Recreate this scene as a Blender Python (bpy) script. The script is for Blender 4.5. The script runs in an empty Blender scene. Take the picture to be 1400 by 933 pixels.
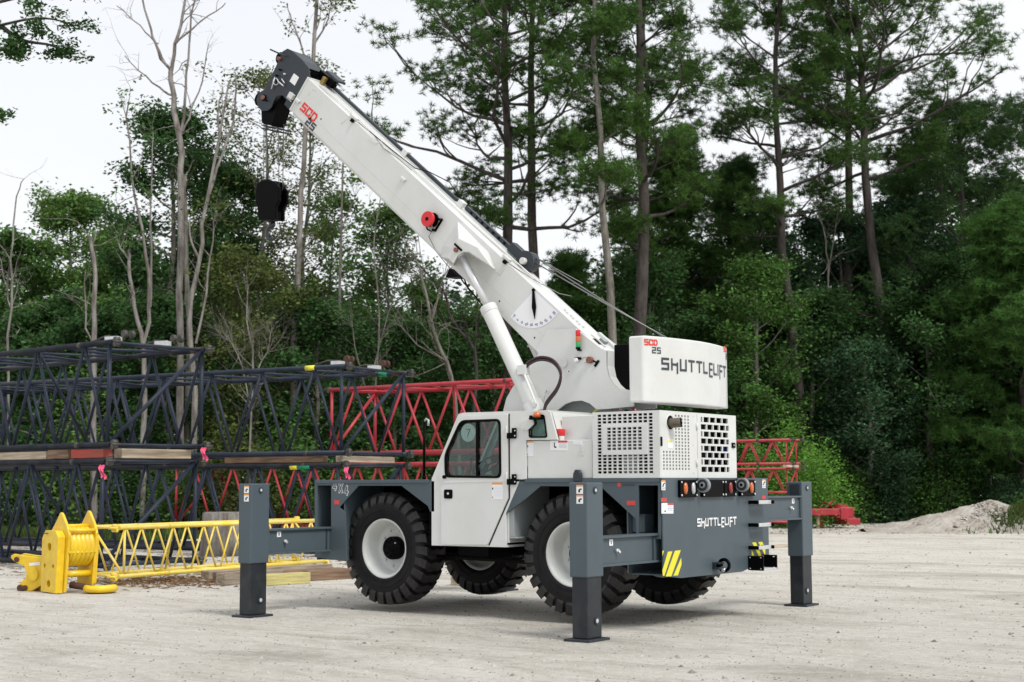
import bpy, math, random
import numpy as np
from mathutils import Vector, Matrix
from mathutils.geometry import tessellate_polygon
S = bpy.context.scene
C = S.collection
R = math.radians
PI = math.pi
# ------------------------------------------------------------------ camera
# world: X+ towards the crane's front, Y+ towards the crane's left side (camera side), ground z = 0
FPX, PITCH, ROLL, YAW = 2001.28, 0.0965069, -0.0034904, -0.94324508
CAM = Vector((-10.5608, 15.2186, 1.6))
Fw = Vector((math.cos(YAW)*math.cos(PITCH), math.sin(YAW)*math.cos(PITCH), math.sin(PITCH)))
Rt = Fw.cross(Vector((0, 0, 1))).normalized(); Up = Rt.cross(Fw)
R2 = Rt*math.cos(ROLL) + Up*math.sin(ROLL); U2 = -Rt*math.sin(ROLL) + Up*math.cos(ROLL)
cd = bpy.data.cameras.new('camera'); cam = bpy.data.objects.new('camera', cd); C.objects.link(cam)
cam.matrix_world = Matrix(((R2.x, U2.x, -Fw.x, CAM.x), (R2.y, U2.y, -Fw.y, CAM.y), (R2.z, U2.z, -Fw.z, CAM.z), (0, 0, 0, 1)))
cd.sensor_width = 36; cd.lens = FPX*36/1400; cd.clip_end = 1500; cd.clip_start = .1
cd.dof.use_dof = True; cd.dof.focus_distance = 17.0; cd.dof.aperture_fstop = 3.0
S.camera = cam
# ------------------------------------------------------------------ world, sun, exposure
SUN_EL, SUN_AZ = R(50), R(168)      # azimuth measured from +X towards +Y
w = bpy.data.worlds.new('World'); S.world = w; w.use_nodes = True
nt = w.node_tree; nt.nodes.clear()
N = nt.nodes.new
out = N('ShaderNodeOutputWorld'); bg = N('ShaderNodeBackground')
sky = N('ShaderNodeTexSky'); sky.sky_type = 'NISHITA'; sky.sun_disc = False
sky.sun_elevation = SUN_EL; sky.sun_rotation = R(90)-SUN_AZ
tc = N('ShaderNodeTexCoord'); mp = N('ShaderNodeMapping'); mp.inputs['Scale'].default_value = (1, 1, 2.6)
nz = N('ShaderNodeTexNoise'); nz.inputs['Scale'].default_value = 1.6; nz.inputs['Detail'].default_value = 5; nz.inputs['Roughness'].default_value = .5
cr = N('ShaderNodeValToRGB')
cr.color_ramp.elements[0].position = .3; cr.color_ramp.elements[0].color = (7.2, 7.4, 7.8, 1)
cr.color_ramp.elements[1].position = .72; cr.color_ramp.elements[1].color = (8.3, 8.4, 8.5, 1)
mx = N('ShaderNodeMix'); mx.data_type = 'RGBA'; mx.inputs['Factor'].default_value = .96
L = nt.links.new
L(tc.outputs['Generated'], mp.inputs['Vector']); L(mp.outputs[0], nz.inputs['Vector']); L(nz.outputs['Fac'], cr.inputs[0])
L(sky.outputs[0], mx.inputs['A']); L(cr.outputs[0], mx.inputs['B']); L(mx.outputs['Result'], bg.inputs['Color'])
bg.inputs['Strength'].default_value = .1
L(bg.outputs[0], out.inputs[0])
sd = bpy.data.lights.new('sun', 'SUN'); sd.energy = 2.2; sd.angle = R(16); sd.color = (1, .97, .92)
so = bpy.data.objects.new('sun', sd); C.objects.link(so)
sv = Vector((math.cos(SUN_EL)*math.cos(SUN_AZ), math.cos(SUN_EL)*math.sin(SUN_AZ), math.sin(SUN_EL)))
so.rotation_euler = sv.to_track_quat('Z', 'Y').to_euler()
S.view_settings.view_transform = 'Standard'; S.view_settings.look = 'None'
S.view_settings.exposure = 0.34; S.view_settings.gamma = 1
# ------------------------------------------------------------------ pixel -> real plane helpers (photograph is 1400 px wide)
def ray(px, py): return Fw + R2*((px-700)/FPX) - U2*((py-466.5)/FPX)
def on(ax, val, px, py):
    i = 'XYZ'.index(ax); d = ray(px, py); return CAM + d*((val-CAM[i])/d[i])
FH = Vector((Fw.x, Fw.y, 0)).normalized()
def G(px, depth, z=0.0):           # ground spot: horizontal bearing of column px, distance in metres
    d = ray(px, 660); d = Vector((d.x, d.y, 0)); d = d/d.dot(FH)
    p = CAM + d*depth; p.z = z; return p
def Zat(py, depth): return 1.6 + (660.2-py)*depth/2001
# ------------------------------------------------------------------ materials
def mat(name, col, rough=.5, metal=0., var=0., vs=3., bump=0., bs=30., coat=0., var2=None, isl=0., transl=0., spec=None):
    m = bpy.data.materials.new(name); m.use_nodes = True; t = m.node_tree; b = t.nodes['Principled BSDF']
    n = t.nodes.new; l = t.links.new
    b.inputs['Roughness'].default_value = rough; b.inputs['Metallic'].default_value = metal
    if coat: b.inputs['Coat Weight'].default_value = coat; b.inputs['Coat Roughness'].default_value = .12
    if spec is not None: b.inputs['Specular IOR Level'].default_value = spec
    c1 = (*col, 1); b.inputs['Base Color'].default_value = c1
    src = None
    co = n('ShaderNodeTexCoord')
    if var:
        z = n('ShaderNodeTexNoise'); z.inputs['Scale'].default_value = vs; z.inputs['Detail'].default_value = 6; z.inputs['Roughness'].default_value = .65
        l(co.outputs['Object'], z.inputs['Vector'])
        rp = n('ShaderNodeValToRGB'); c2 = var2 or tuple(c*(1-var) for c in col)
        rp.color_ramp.elements[0].position = .36; rp.color_ramp.elements[0].color = (*c2, 1)
        rp.color_ramp.elements[1].position = .62; rp.color_ramp.elements[1].color = c1
        l(z.outputs['Fac'], rp.inputs[0]); src = rp.outputs[0]
        mr = n('ShaderNodeMapRange'); mr.inputs['To Min'].default_value = min(1, rough*1.25); mr.inputs['To Max'].default_value = rough*.85
        l(z.outputs['Fac'], mr.inputs['Value']); l(mr.outputs[0], b.inputs['Roughness'])
    if isl:
        g = n('ShaderNodeNewGeometry'); h = n('ShaderNodeHueSaturation')
        m1 = n('ShaderNodeMapRange'); m1.inputs['To Min'].default_value = 1-isl; m1.inputs['To Max'].default_value = 1+isl
        m2 = n('ShaderNodeMapRange'); m2.inputs['To Min'].default_value = .485; m2.inputs['To Max'].default_value = .515
        l(g.outputs['Random Per Island'], m1.inputs['Value']); l(g.outputs['Random Per Island'], m2.inputs['Value'])
        l(m1.outputs[0], h.inputs['Value']); l(m2.outputs[0], h.inputs['Hue'])
        if src: l(src, h.inputs['Color'])
        else: h.inputs['Color'].default_value = c1
        src = h.outputs[0]
    if src: l(src, b.inputs['Base Color'])
    if bump:
        z2 = n('ShaderNodeTexNoise'); z2.inputs['Scale'].default_value = bs; z2.inputs['Detail'].default_value = 5
        l(co.outputs['Object'], z2.inputs['Vector'])
        bp = n('ShaderNodeBump'); bp.inputs['Strength'].default_value = bump; bp.inputs['Distance'].default_value = .02
        l(z2.outputs['Fac'], bp.inputs['Height']); l(bp.outputs[0], b.inputs['Normal'])
    if transl:
        tr = n('ShaderNodeBsdfTranslucent'); ms = n('ShaderNodeMixShader'); ms.inputs[0].default_value = transl
        if src: l(src, tr.inputs['Color'])
        else: tr.inputs['Color'].default_value = c1
        o = t.nodes['Material Output']; l(b.outputs[0], ms.inputs[1]); l(tr.outputs[0], ms.inputs[2]); l(ms.outputs[0], o.inputs['Surface'])
    return m
M = {}
M['white'] = mat('white_paint', (.65, .665, .655), .36, var=.09, vs=1.1, coat=.2, var2=(.59, .595, .575))
M['grey'] = mat('grey_paint', (.072, .098, .115), .42, var=.10, vs=1.5, spec=.35)
M['dgrey'] = mat('dark_grey_paint', (.028, .036, .046), .4, var=.12, vs=2, spec=.35)
M['leg'] = mat('greased_jack_leg', (.014, .018, .023), .42, var=.35, vs=5, var2=(.03, .034, .038), spec=.35)
M['black'] = mat('black_paint', (.002, .002, .0025), .4, spec=.06)
M['rubber'] = mat('tyre_rubber', (.006, .0065, .008), .55, var=.3, vs=7, var2=(.013, .013, .013), bump=.15, bs=60, spec=.18)
M['tread'] = mat('dusty_tread_rubber', (.010, .011, .013), .38, var=.3, vs=9, var2=(.026, .025, .023), bump=.2, bs=70, spec=.35)
M['rimw'] = mat('rim_paint', (.60, .62, .60), .45, var=.1, vs=5)
M['steel'] = mat('bright_steel', (.72, .73, .74), .34, .7)
M['galv'] = mat('galvanised_steel', (.62, .64, .65), .5, .3, var=.15, vs=20)
M['red'] = mat('red_paint', (.62, .015, .02), .35)
M['redtext'] = mat('red_vinyl', (.7, .03, .02), .4)
M['darktext'] = mat('dark_vinyl', (.03, .04, .05), .4)
M['stick'] = mat('white_sticker', (.78, .79, .8), .45)
M['stick_o'] = mat('orange_sticker', (.75, .30, .05), .45)
M['stick_r'] = mat('red_sticker', (.55, .05, .05), .45)
M['stick_b'] = mat('pale_blue_sticker', (.62, .66, .80), .45)
M['inkb'] = mat('blue_ink', (.07, .10, .30), .5)
M['yel'] = mat('yellow_tape', (.75, .68, .03), .45)
M['orange'] = mat('orange_lens', (.55, .12, .015), .2, coat=.6)
M['dkred'] = mat('dark_red_lens', (.25, .01, .01), .2, coat=.6)
M['clear'] = mat('clear_lens', (.55, .58, .6), .1, .5, coat=.6)
M['green'] = mat('green_lens', (.01, .30, .10), .25, coat=.5)
M['hose'] = mat('oxblood_hose', (.03, .010, .012), .4)
M['lugg'] = mat('lug_grey', (.26, .27, .28), .45, var=.2, vs=15)
M['rope'] = mat('wire_rope', (.22, .22, .21), .45, .6)
M['copper'] = mat('brown_pin', (.20, .075, .05), .5)
M['brass'] = mat('brass', (.35, .25, .08), .4, .6)
M['lat'] = mat('slate_blue_lattice_paint', (.012, .019, .036), .45, var=.35, vs=2.5, var2=(.026, .033, .050), spec=.22)
M['latd'] = mat('dark_chord_paint', (.008, .011, .019), .45, var=.4, vs=3, var2=(.024, .027, .034), spec=.22)
M['latr'] = mat('red_lattice_paint', (.42, .03, .045), .42, var=.25, vs=2.5)
M['laty'] = mat('yellow_lattice_paint', (.80, .58, .045), .42, var=.12, vs=4, var2=(.80, .66, .22))
M['hooky'] = mat('yellow_block_paint', (.80, .56, .012), .4, var=.12, vs=6, var2=(.70, .44, .02), coat=.2)
M['rust'] = mat('rusty_steel', (.10, .045, .03), .8, var=.4, vs=10)
M['lug'] = mat('dull_steel_lug', (.09, .085, .08), .5, .5, var=.4, vs=20)
M['pink'] = mat('pink_ribbon', (.85, .10, .22), .6)
M['greent'] = mat('green_tape', (.0, .22, .10), .5)
M['teal'] = mat('teal_seat_shell', (.30, .60, .52), .5)
M['inter'] = mat('cab_liner', (.30, .33, .33), .7)
def wood(name, c, c2):
    m = mat(name, c, .85, bump=.4, bs=25); t = m.node_tree; n = t.nodes.new; l = t.links.new
    wv = n('ShaderNodeTexNoise'); mpn = n('ShaderNodeMapping'); co = n('ShaderNodeTexCoord'); mpn.inputs['Scale'].default_value = (1.5, 22, 22)
    wv.inputs['Scale'].default_value = 1.2; wv.inputs['Detail'].default_value = 6
    rp = n('ShaderNodeValToRGB'); rp.color_ramp.elements[0].position = .35; rp.color_ramp.elements[1].position = .65
    rp.color_ramp.elements[0].color = (*c2, 1); rp.color_ramp.elements[1].color = (*c, 1)
    l(co.outputs['Object'], mpn.inputs[0]); l(mpn.outputs[0], wv.inputs['Vector']); l(wv.outputs['Fac'], rp.inputs[0]); l(rp.outputs[0], t.nodes['Principled BSDF'].inputs['Base Color'])
    return m
M['wood'] = wood('weathered_timber', (.36, .30, .23), (.17, .125, .09))
M['woodb'] = wood('brown_timber', (.25, .16, .10), (.10, .06, .04))
M['woodp'] = wood('pale_timber', (.52, .44, .34), (.34, .27, .19))
M['woody'] = wood('yellow_stained_timber', (.62, .56, .22), (.40, .34, .16))
M['woodr'] = wood('red_stained_timber', (.42, .05, .04), (.22, .07, .05))
def bark(name, a, b_, vs):
    m = mat(name, a, .9, bump=.8, bs=14); t = m.node_tree; n = t.nodes.new; l = t.links.new
    co = n('ShaderNodeTexCoord'); mpn = n('ShaderNodeMapping'); mpn.inputs['Scale'].default_value = (1, 1, .22)
    z = n('ShaderNodeTexNoise'); z.inputs['Scale'].default_value = vs; z.inputs['Detail'].default_value = 8; z.inputs['Roughness'].default_value = .7
    rp = n('ShaderNodeValToRGB'); rp.color_ramp.elements[0].position = .38; rp.color_ramp.elements[1].position = .62
    rp.color_ramp.elements[0].color = (*b_, 1); rp.color_ramp.elements[1].color = (*a, 1)
    l(co.outputs['Object'], mpn.inputs[0]); l(mpn.outputs[0], z.inputs['Vector']); l(z.outputs['Fac'], rp.inputs[0]); l(rp.outputs[0], t.nodes['Principled BSDF'].inputs['Base Color'])
    return m
M['pbark'] = bark('pine_bark', (.075, .062, .055), (.028, .024, .021), 9)
M['dbark'] = bark('bleached_dead_bark', (.27, .255, .24), (.10, .082, .07), 5)
M['gbark'] = bark('grey_bark', (.20, .19, .16), (.07, .065, .055), 7)
M['dkbark'] = bark('dark_bark', (.05, .042, .035), (.02, .018, .015), 7)
LS = dict(rough=.6, isl=.35, transl=.32, spec=.10)
M['pine'] = mat('pine_needles', (.085, .17, .040), var=.62, vs=.9, **LS)
M['pinel'] = mat('light_pine_needles', (.085, .185, .045), var=.4, vs=.5, **LS)
M['pined'] = mat('dark_pine_needles', (.058, .12, .038), var=.4, vs=.5, **LS)
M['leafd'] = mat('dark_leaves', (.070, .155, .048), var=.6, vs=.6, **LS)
M['leafm'] = mat('mid_green_leaves', (.11, .23, .055), var=.55, vs=.6, **LS)
M['leafl'] = mat('light_green_leaves', (.15, .27, .07), var=.35, vs=.6, **LS)
M['leafb'] = mat('bright_bush_leaves', (.17, .36, .06), var=.4, vs=.8, **LS)
M['leafo'] = mat('olive_leaves', (.13, .17, .05), var=.4, vs=.8, **LS)
M['leafc'] = mat('blue_green_leaves', (.068, .150, .068), var=.6, vs=.5, **LS)
M['grass'] = mat('grass_blades', (.10, .15, .04), var=.4, vs=1., **LS)
g = bpy.data.materials.new('tinted_glass'); g.use_nodes = True; t = g.node_tree; t.nodes.clear()
o_ = t.nodes.new('ShaderNodeOutputMaterial'); a_ = t.nodes.new('ShaderNodeBsdfTransparent'); a_.inputs[0].default_value = (.62, .72, .69, 1)
b_ = t.nodes.new('ShaderNodeBsdfGlossy'); b_.inputs['Roughness'].default_value = .02; f_ = t.nodes.new('ShaderNodeFresnel'); f_.inputs[0].default_value = 1.5
x_ = t.nodes.new('ShaderNodeMixShader'); t.links.new(f_.outputs[0], x_.inputs[0]); t.links.new(a_.outputs[0], x_.inputs[1]); t.links.new(b_.outputs[0], x_.inputs[2]); t.links.new(x_.outputs[0], o_.inputs[0])
M['glass'] = g
def smooth(P, n=3):
    P = [Vector(p) for p in P]; o = []
    for i in range(len(P)-1):
        a, b_, c, d = P[max(i-1, 0)], P[i], P[i+1], P[min(i+2, len(P)-1)]
        for k in range(n):
            t = k/n; o.append(.5*((2*b_)+(c-a)*t+(2*a-5*b_+4*c-d)*t*t+(3*b_-a-3*c+d)*t**3))
    return o+[P[-1]]
# ------------------------------------------------------------------ mesh builder
def tag(o, label=None, cat=None, group=None, kind=None):
    if label: o['label'] = label
    if cat: o['category'] = cat
    if group: o['group'] = group
    if kind: o['kind'] = kind
    return o
def empty(name, loc=(0, 0, 0), rz=0, parent=None):
    o = bpy.data.objects.new(name, None); C.objects.link(o); o.location = loc; o.rotation_euler = (0, 0, rz); o.empty_display_size = .3
    if parent: o.parent = parent
    return o
NOSPLIT = {'hazard_stripes', 'weld_beads', 'warning_sticker', 'service_sticker', 'reel_hub', 'chassis', 'cab_shell', 'tyre', 'rim', 'hub', 'model_badge', 'maker_mark', 'number_sticker', 'dial_face', 'housing_shell', 'side_grille', 'grille_cover', 'exhaust_panel', 'radiator_door', 'hydraulic_lines', 'crown', 'trunk', 'jack_pin', 'door_hinge', 'tail_lamp', 'front_outrigger_box', 'rear_outrigger_box', 'signal_cable', 'control_console', 'load_sticker', 'winch_rope', 'beam'}
class MB:
    def __init__(s): s.v = []; s.f = []; s.m = []; s.mats = []; s.sm = []
    def mi(s, m):
        if isinstance(m, str): m = M[m]
        if m not in s.mats: s.mats.append(m)
        return s.mats.index(m)
    def add(s, vs, fs, m, smooth=False):
        k = len(s.v); s.v += [tuple(v) for v in vs]; i = s.mi(m)
        for f in fs: s.f.append([k+j for j in f]); s.m.append(i); s.sm.append(smooth)
        return s
    def box(s, lo, hi, m, mtx=None):
        x0, y0, z0 = [min(a, b) for a, b in zip(lo, hi)]; x1, y1, z1 = [max(a, b) for a, b in zip(lo, hi)]
        vs = [Vector(p) for p in ((x0, y0, z0), (x1, y0, z0), (x1, y1, z0), (x0, y1, z0), (x0, y0, z1), (x1, y0, z1), (x1, y1, z1), (x0, y1, z1))]
        if mtx: vs = [mtx @ v for v in vs]
        return s.add(vs, [(3, 2, 1, 0), (4, 5, 6, 7), (0, 1, 5, 4), (1, 2, 6, 5), (2, 3, 7, 6), (3, 0, 4, 7)], m)
    def beam(s, p0, p1, wx, wz, m, up=(0, 0, 1)):      # rectangular bar from p0 to p1
        p0, p1 = Vector(p0), Vector(p1); d = (p1-p0); Ln = d.length; d.normalize()
        u = Vector(up); sx = d.cross(u)
        if sx.length < 1e-4: sx = d.cross(Vector((1, 0, 0)))
        sx.normalize(); sz = sx.cross(d)
        mt = Matrix(((d.x, sx.x, sz.x, p0.x), (d.y, sx.y, sz.y, p0.y), (d.z, sx.z, sz.z, p0.z), (0, 0, 0, 1)))
        return s.box((0, -wx/2, -wz/2), (Ln, wx/2, wz/2), m, mt)
    def cyl(s, p0, p1, r0, m, r1=None, n=20, caps=True, smooth=True):
        p0, p1 = Vector(p0), Vector(p1); r1 = r0 if r1 is None else r1
        d = (p1-p0).normalized(); a = d.orthogonal().normalized(); b = d.cross(a)
        vs = []
        for p, r in ((p0, r0), (p1, r1)):
            vs += [p + (a*math.cos(2*PI*i/n) + b*math.sin(2*PI*i/n))*r for i in range(n)]
        s.add(vs, [(i, (i+1) % n, n+(i+1) % n, n+i) for i in range(n)], m, smooth)
        if caps: s.add(vs, [list(range(n))[::-1], list(range(n, 2*n))], m)
        return s
    def tube(s, pts, rs, m, n=8, caps=True):
        pts = [Vector(p) for p in pts]
        if not hasattr(rs, '__len__'): rs = [rs]*len(pts)
        a = None; vs = []
        for i, p in enumerate(pts):
            d = (pts[min(i+1, len(pts)-1)] - pts[max(i-1, 0)]).normalized()
            if a is None: a = d.orthogonal().normalized()
            a = (a - d*a.dot(d)).normalized(); b = d.cross(a)
            vs += [p + (a*math.cos(2*PI*k/n) + b*math.sin(2*PI*k/n))*rs[i] for k in range(n)]
        fs = [(i*n+k, i*n+(k+1) % n, (i+1)*n+(k+1) % n, (i+1)*n+k) for i in range(len(pts)-1) for k in range(n)]
        s.add(vs, fs, m, True)
        if caps: s.add(vs, [list(range(n))[::-1], list(range(len(vs)-n, len(vs)))], m)
        return s
    def lathe(s, prof, m, c=(0, 0, 0), axis='Y', n=48, smooth=True, closed=False):   # prof: (axial, radius)
        c = Vector(c); vs = []; ax = {'X': Vector((1, 0, 0)), 'Y': Vector((0, 1, 0)), 'Z': Vector((0, 0, 1))}[axis] if isinstance(axis, str) else Vector(axis).normalized()
        a = ax.orthogonal().normalized(); b = ax.cross(a)
        for (h, r) in prof: vs += [c + ax*h + (a*math.cos(2*PI*k/n)+b*math.sin(2*PI*k/n))*r for k in range(n)]
        q = len(prof); rng = range(q if closed else q-1)
        return s.add(vs, [(i*n+k, i*n+(k+1) % n, ((i+1) % q)*n+(k+1) % n, ((i+1) % q)*n+k) for i in rng for k in range(n)], m, smooth)
    def plate(s, outer, holes, fn, t0, t1, m):   # outline in 2D with holes; fn(u, v, t) -> 3D
        loops = [outer]+list(holes); flat = [p for lp in loops for p in lp]
        tris = tessellate_polygon([[Vector((p[0], p[1], 0)) for p in lp] for lp in loops])
        n = len(flat); vs = [fn(u, v, t0) for u, v in flat] + [fn(u, v, t1) for u, v in flat]
        fs = [tuple(tr) for tr in tris] + [tuple(i+n for i in tr[::-1]) for tr in tris]
        k = 0
        for lp in loops:
            q = len(lp); fs += [(k+i, k+(i+1) % q, n+k+(i+1) % q, n+k+i) for i in range(q)]; k += q
        return s.add(vs, fs, m)
    def build(s, name, parent=None, bevel=0, seg=2, recalc=True):
        if parent is not None and recalc and name not in NOSPLIT and len(s.v) < 1500:
            root = list(range(len(s.v)))
            def fd(i):
                while root[i] != i: root[i] = root[root[i]]; i = root[i]
                return i
            for f in s.f:
                for j in f[1:]: root[fd(j)] = fd(f[0])
            bb = {}
            for i, v in enumerate(s.v):
                k = fd(i); q = bb.setdefault(k, [list(v), list(v)])
                for a in range(3): q[0][a] = min(q[0][a], v[a]); q[1][a] = max(q[1][a], v[a])
            ks = list(bb); cl = {k: k for k in ks}
            def fc(i):
                while cl[i] != i: i = cl[i]
                return i
            for i, a in enumerate(ks):
                for c in ks[i+1:]:
                    if all(bb[a][0][x]-.004 <= bb[c][1][x] and bb[c][0][x]-.004 <= bb[a][1][x] for x in range(3)):
                        ra, rc = fc(a), fc(c)
                        if ra != rc: cl[rc] = ra
            groups = {}
            for n_, f in enumerate(s.f): groups.setdefault(fc(fd(f[0])), []).append(n_)
            if 1 < len(groups) <= 30:
                first = None
                for g_ in groups.values():
                    m = MB(); m.mats = s.mats; mp_ = {}
                    for n_ in g_:
                        f2 = []
                        for j in s.f[n_]:
                            if j not in mp_: mp_[j] = len(m.v); m.v.append(s.v[j])
                            f2.append(mp_[j])
                        m.f.append(f2); m.m.append(s.m[n_]); m.sm.append(s.sm[n_])
                    o = m._build(name, parent, bevel, seg, recalc); first = first or o
                return first
        return s._build(name, parent, bevel, seg, recalc)
    def _build(s, name, parent=None, bevel=0, seg=2, recalc=True):
        me = bpy.data.meshes.new(name); me.from_pydata(s.v, [], s.f)
        for m in s.mats: me.materials.append(m)
        me.polygons.foreach_set('material_index', s.m); me.polygons.foreach_set('use_smooth', s.sm)
        if recalc:
            import bmesh
            bm = bmesh.new(); bm.from_mesh(me); bmesh.ops.remove_doubles(bm, verts=bm.verts, dist=1e-5); bmesh.ops.recalc_face_normals(bm, faces=bm.faces); bm.to_mesh(me); bm.free()
        me.update()
        o = bpy.data.objects.new(name, me); C.objects.link(o)
        if parent: o.parent = parent
        if bevel:
            md = o.modifiers.new('bevel', 'BEVEL'); md.width = bevel; md.segments = seg; md.limit_method = 'ANGLE'; md.angle_limit = R(40)
            md.harden_normals = False
        return o
def Yp(y): return lambda u, v, t: Vector((u, y+t, v))      # plate standing in the XZ plane
def XZ(y, *pts): return [(lambda q: (q.x, q.z))(on('Y', y, a, b)) for a, b in pts]
def rrect(u0, v0, u1, v1, r, n=4):
    o = []
    for cx, cy, a0 in ((u1-r, v1-r, 0), (u0+r, v1-r, 90), (u0+r, v0+r, 180), (u1-r, v0+r, 270)):
        for k in range(n+1): a = R(a0+90*k/n); o.append((cx+r*math.cos(a), cy+r*math.sin(a)))
    return o
def roundpoly(P, r, n=4):
    o = []; k = len(P)
    for i in range(k):
        a, b, c = Vector(P[i-1]), Vector(P[i]), Vector(P[(i+1) % k]); d1 = (a-b); d2 = (c-b)
        rr = min(r, d1.length*.45, d2.length*.45); p1 = b+d1.normalized()*rr; p2 = b+d2.normalized()*rr
        for j in range(n+1):
            t_ = j/n; q = p1*(1-t_)**2 + b*2*t_*(1-t_) + p2*t_*t_; o.append((q.x, q.y))
    return o
# stroke lettering on a 0..1 x 0..1 cell (width, strokes)
GL = {'S': (.85, [[(1, 1), (0, 1), (0, .52), (1, .52), (1, 0), (0, 0)]]), 'H': (.85, [[(0, 1), (0, 0)], [(0, .5), (1, .5), (1, -.3)], [(1, .5), (1, .62)]]),
      'h': (.85, [[(0, 1), (0, 0)], [(0, .5), (1, .5)], [(1, 1), (1, 0)]]),
      'U': (.85, [[(0, 1), (0, 0), (1, 0), (1, 1)]]), 'T': (.95, [[(0, 1), (1, 1)], [(.5, 1), (.5, 0)]]), 'L': (.75, [[(0, 1), (0, 0), (1, 0)]]),
      'E': (.75, [[(1, 1), (.1, 1), (.1, .4), (1, .4)], [(.1, .4), (.1, -.3), (1, -.3)]]), 'I': (.05, [[(0, 1), (0, 0)]]), 'F': (.75, [[(1, 1), (0, 1), (0, -.3)], [(0, .45), (1, .45)]]),
      'C': (.85, [[(1, .72), (1, 1), (0, 1), (0, 0), (1, 0), (1, .28)]]), 'D': (.85, [[(0, 0), (0, 1), (.75, 1), (1, .78), (1, .22), (.75, 0), (0, 0)]]),
      '0': (.7, [[(0, 0), (0, 1), (1, 1), (1, 0), (0, 0)]]), '1': (.15, [[(.5, 0), (.5, 1)]]), '2': (.8, [[(0, 1), (1, 1), (1, .5), (0, .5), (0, 0), (1, 0)]]),
      '3': (.7, [[(0, 1), (1, 1), (1, 0), (0, 0)], [(0.1, .5), (1, .5)]]), '4': (.7, [[(.75, 0), (.75, 1), (0, .3), (1.1, .3)]]), '5': (.8, [[(1, 1), (0, 1), (0, .52), (1, .52), (1, 0), (0, 0)]]),
      '6': (.7, [[(1, 1), (0, 1), (0, 0), (1, 0), (1, .5), (0, .5)]]), '7': (.7, [[(0, 1), (1, 1), (.35, 0)]]), '8': (.7, [[(0, 0), (0, 1), (1, 1), (1, 0), (0, 0)], [(0, .5), (1, .5)]]),
      '-': (.5, [[(0, .5), (1, .5)]]), 'X': (.85, [[(0, 0), (1, 1)], [(0, 1), (1, 0)]]), ' ': (.5, []),
      'A': (.85, [[(0, 0), (0, 1), (1, 1), (1, 0)], [(0, .45), (1, .45)]]), 'N': (.85, [[(0, 0), (0, 1), (1, 0), (1, 1)]]), 'G': (.85, [[(1, 1), (0, 1), (0, 0), (1, 0), (1, .5), (.5, .5)]]), 'R': (.85, [[(0, 0), (0, 1), (1, 1), (1, .5), (0, .5)], [(.4, .5), (1, 0)]])}
def text_len(tx, h, wf=1., gap=.3): return sum(GL[c][0]*h*wf + gap*h for c in tx) - gap*h
def write(mb, tx, fn, u0, v0, h, st, m, wf=1., gap=.3, hgt=.004, slant=0.):   # fn(u, v, t) -> 3D, t = lift off surface
    u = u0; k = 0
    for ch in tx:
        wd, strokes = GL[ch]; wd *= h*wf
        for stq in strokes:
            for (a, b) in zip(stq[:-1], stq[1:]):
                A = Vector((u+a[0]*wd + slant*a[1]*h, v0+a[1]*h)); B = Vector((u+b[0]*wd + slant*b[1]*h, v0+b[1]*h))
                d = (B-A).normalized()*st/2; nn = Vector((-d.y, d.x)); A2 = A-d; B2 = B+d; t_ = hgt+(k % 5)*.0004; k += 1
                seg = max(1, int((B2-A2).length/.06)); vs = []
                for i in range(seg+1):
                    q = A2.lerp(B2, i/seg); vs += [fn(*(q-nn), t_), fn(*(q+nn), t_)]
                mb.add(vs, [(2*i, 2*i+2, 2*i+3, 2*i+1) for i in range(seg)], m)
        u += wd + gap*h
    return u
# ================================================================== THE CRANE
crane = tag(empty('rough_terrain_crane'), 'white and grey four wheeled crane standing on four outrigger jacks with its boom raised', 'crane')
YS = 1.29; XR = -2.45
# ---- chassis
b = MB(); b.box((-2.2, -.42, .86), (2.5, .42, 1.5), 'black'); b.box((-1.9, -.30, .70), (2.2, .30, .86), 'black')
for x in (-1.27, 1.62): b.cyl((x, -.85, .78), (x, .85, .78), .11, 'black'); b.lathe([(-.2, .12), (-.12, .22), (.12, .22), (.2, .12)], 'black', (x, 0, .78), 'Y', 20)
b.cyl((-1.1, .05, .8), (1.5, .05, .8), .05, 'black'); b.cyl((-.66, .98, .66), (.95, .98, .70), .022, 'black')
b.box((.15, .45, .68), (.62, .95, .86), 'black')
b.build('chassis', crane, .008)
b = MB()
dk = [(2.69, -YS), (2.69, YS), (.80, YS), (.80, .3), (-.36, .3), (-.36, YS), (XR, YS), (XR, -YS)]
b.plate(dk, [], lambda u, v, t: Vector((u, v, 1.614+t)), 0, .026, 'grey'); b.build('deck', crane)
# side skins with arches and open outrigger pockets
def skin(y, t0, t1):
    b = MB()
    b.plate(XZ(YS, (430, 657.6), (594, 657.6), (594, 700), (588, 700), (584.6, 692), (548.5, 664.5), (490, 664.5), (464, 694), (472, 701), (474, 768), (430, 762)), [XZ(YS, (434, 664), (434, 727), (452.5, 727), (452.5, 664))[::-1]], Yp(y), t0, t1, 'grey')
    b.build('front_fender', crane, .004)
    b = MB()
    b.plate(XZ(YS, (711, 656.7), (903.2, 656.2), (903.2, 737.5), (870, 737.5), (869.3, 710), (821, 665.5), (739, 665), (718, 683), (691.5, 702.5)), [XZ(YS, (873, 664), (899.5, 664), (899.5, 734), (873, 734))], Yp(y), t0, t1, 'grey')
    b.build('rear_fender', crane, .004)
skin(YS-.022, 0, .022); skin(-YS, 0, .022)
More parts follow.
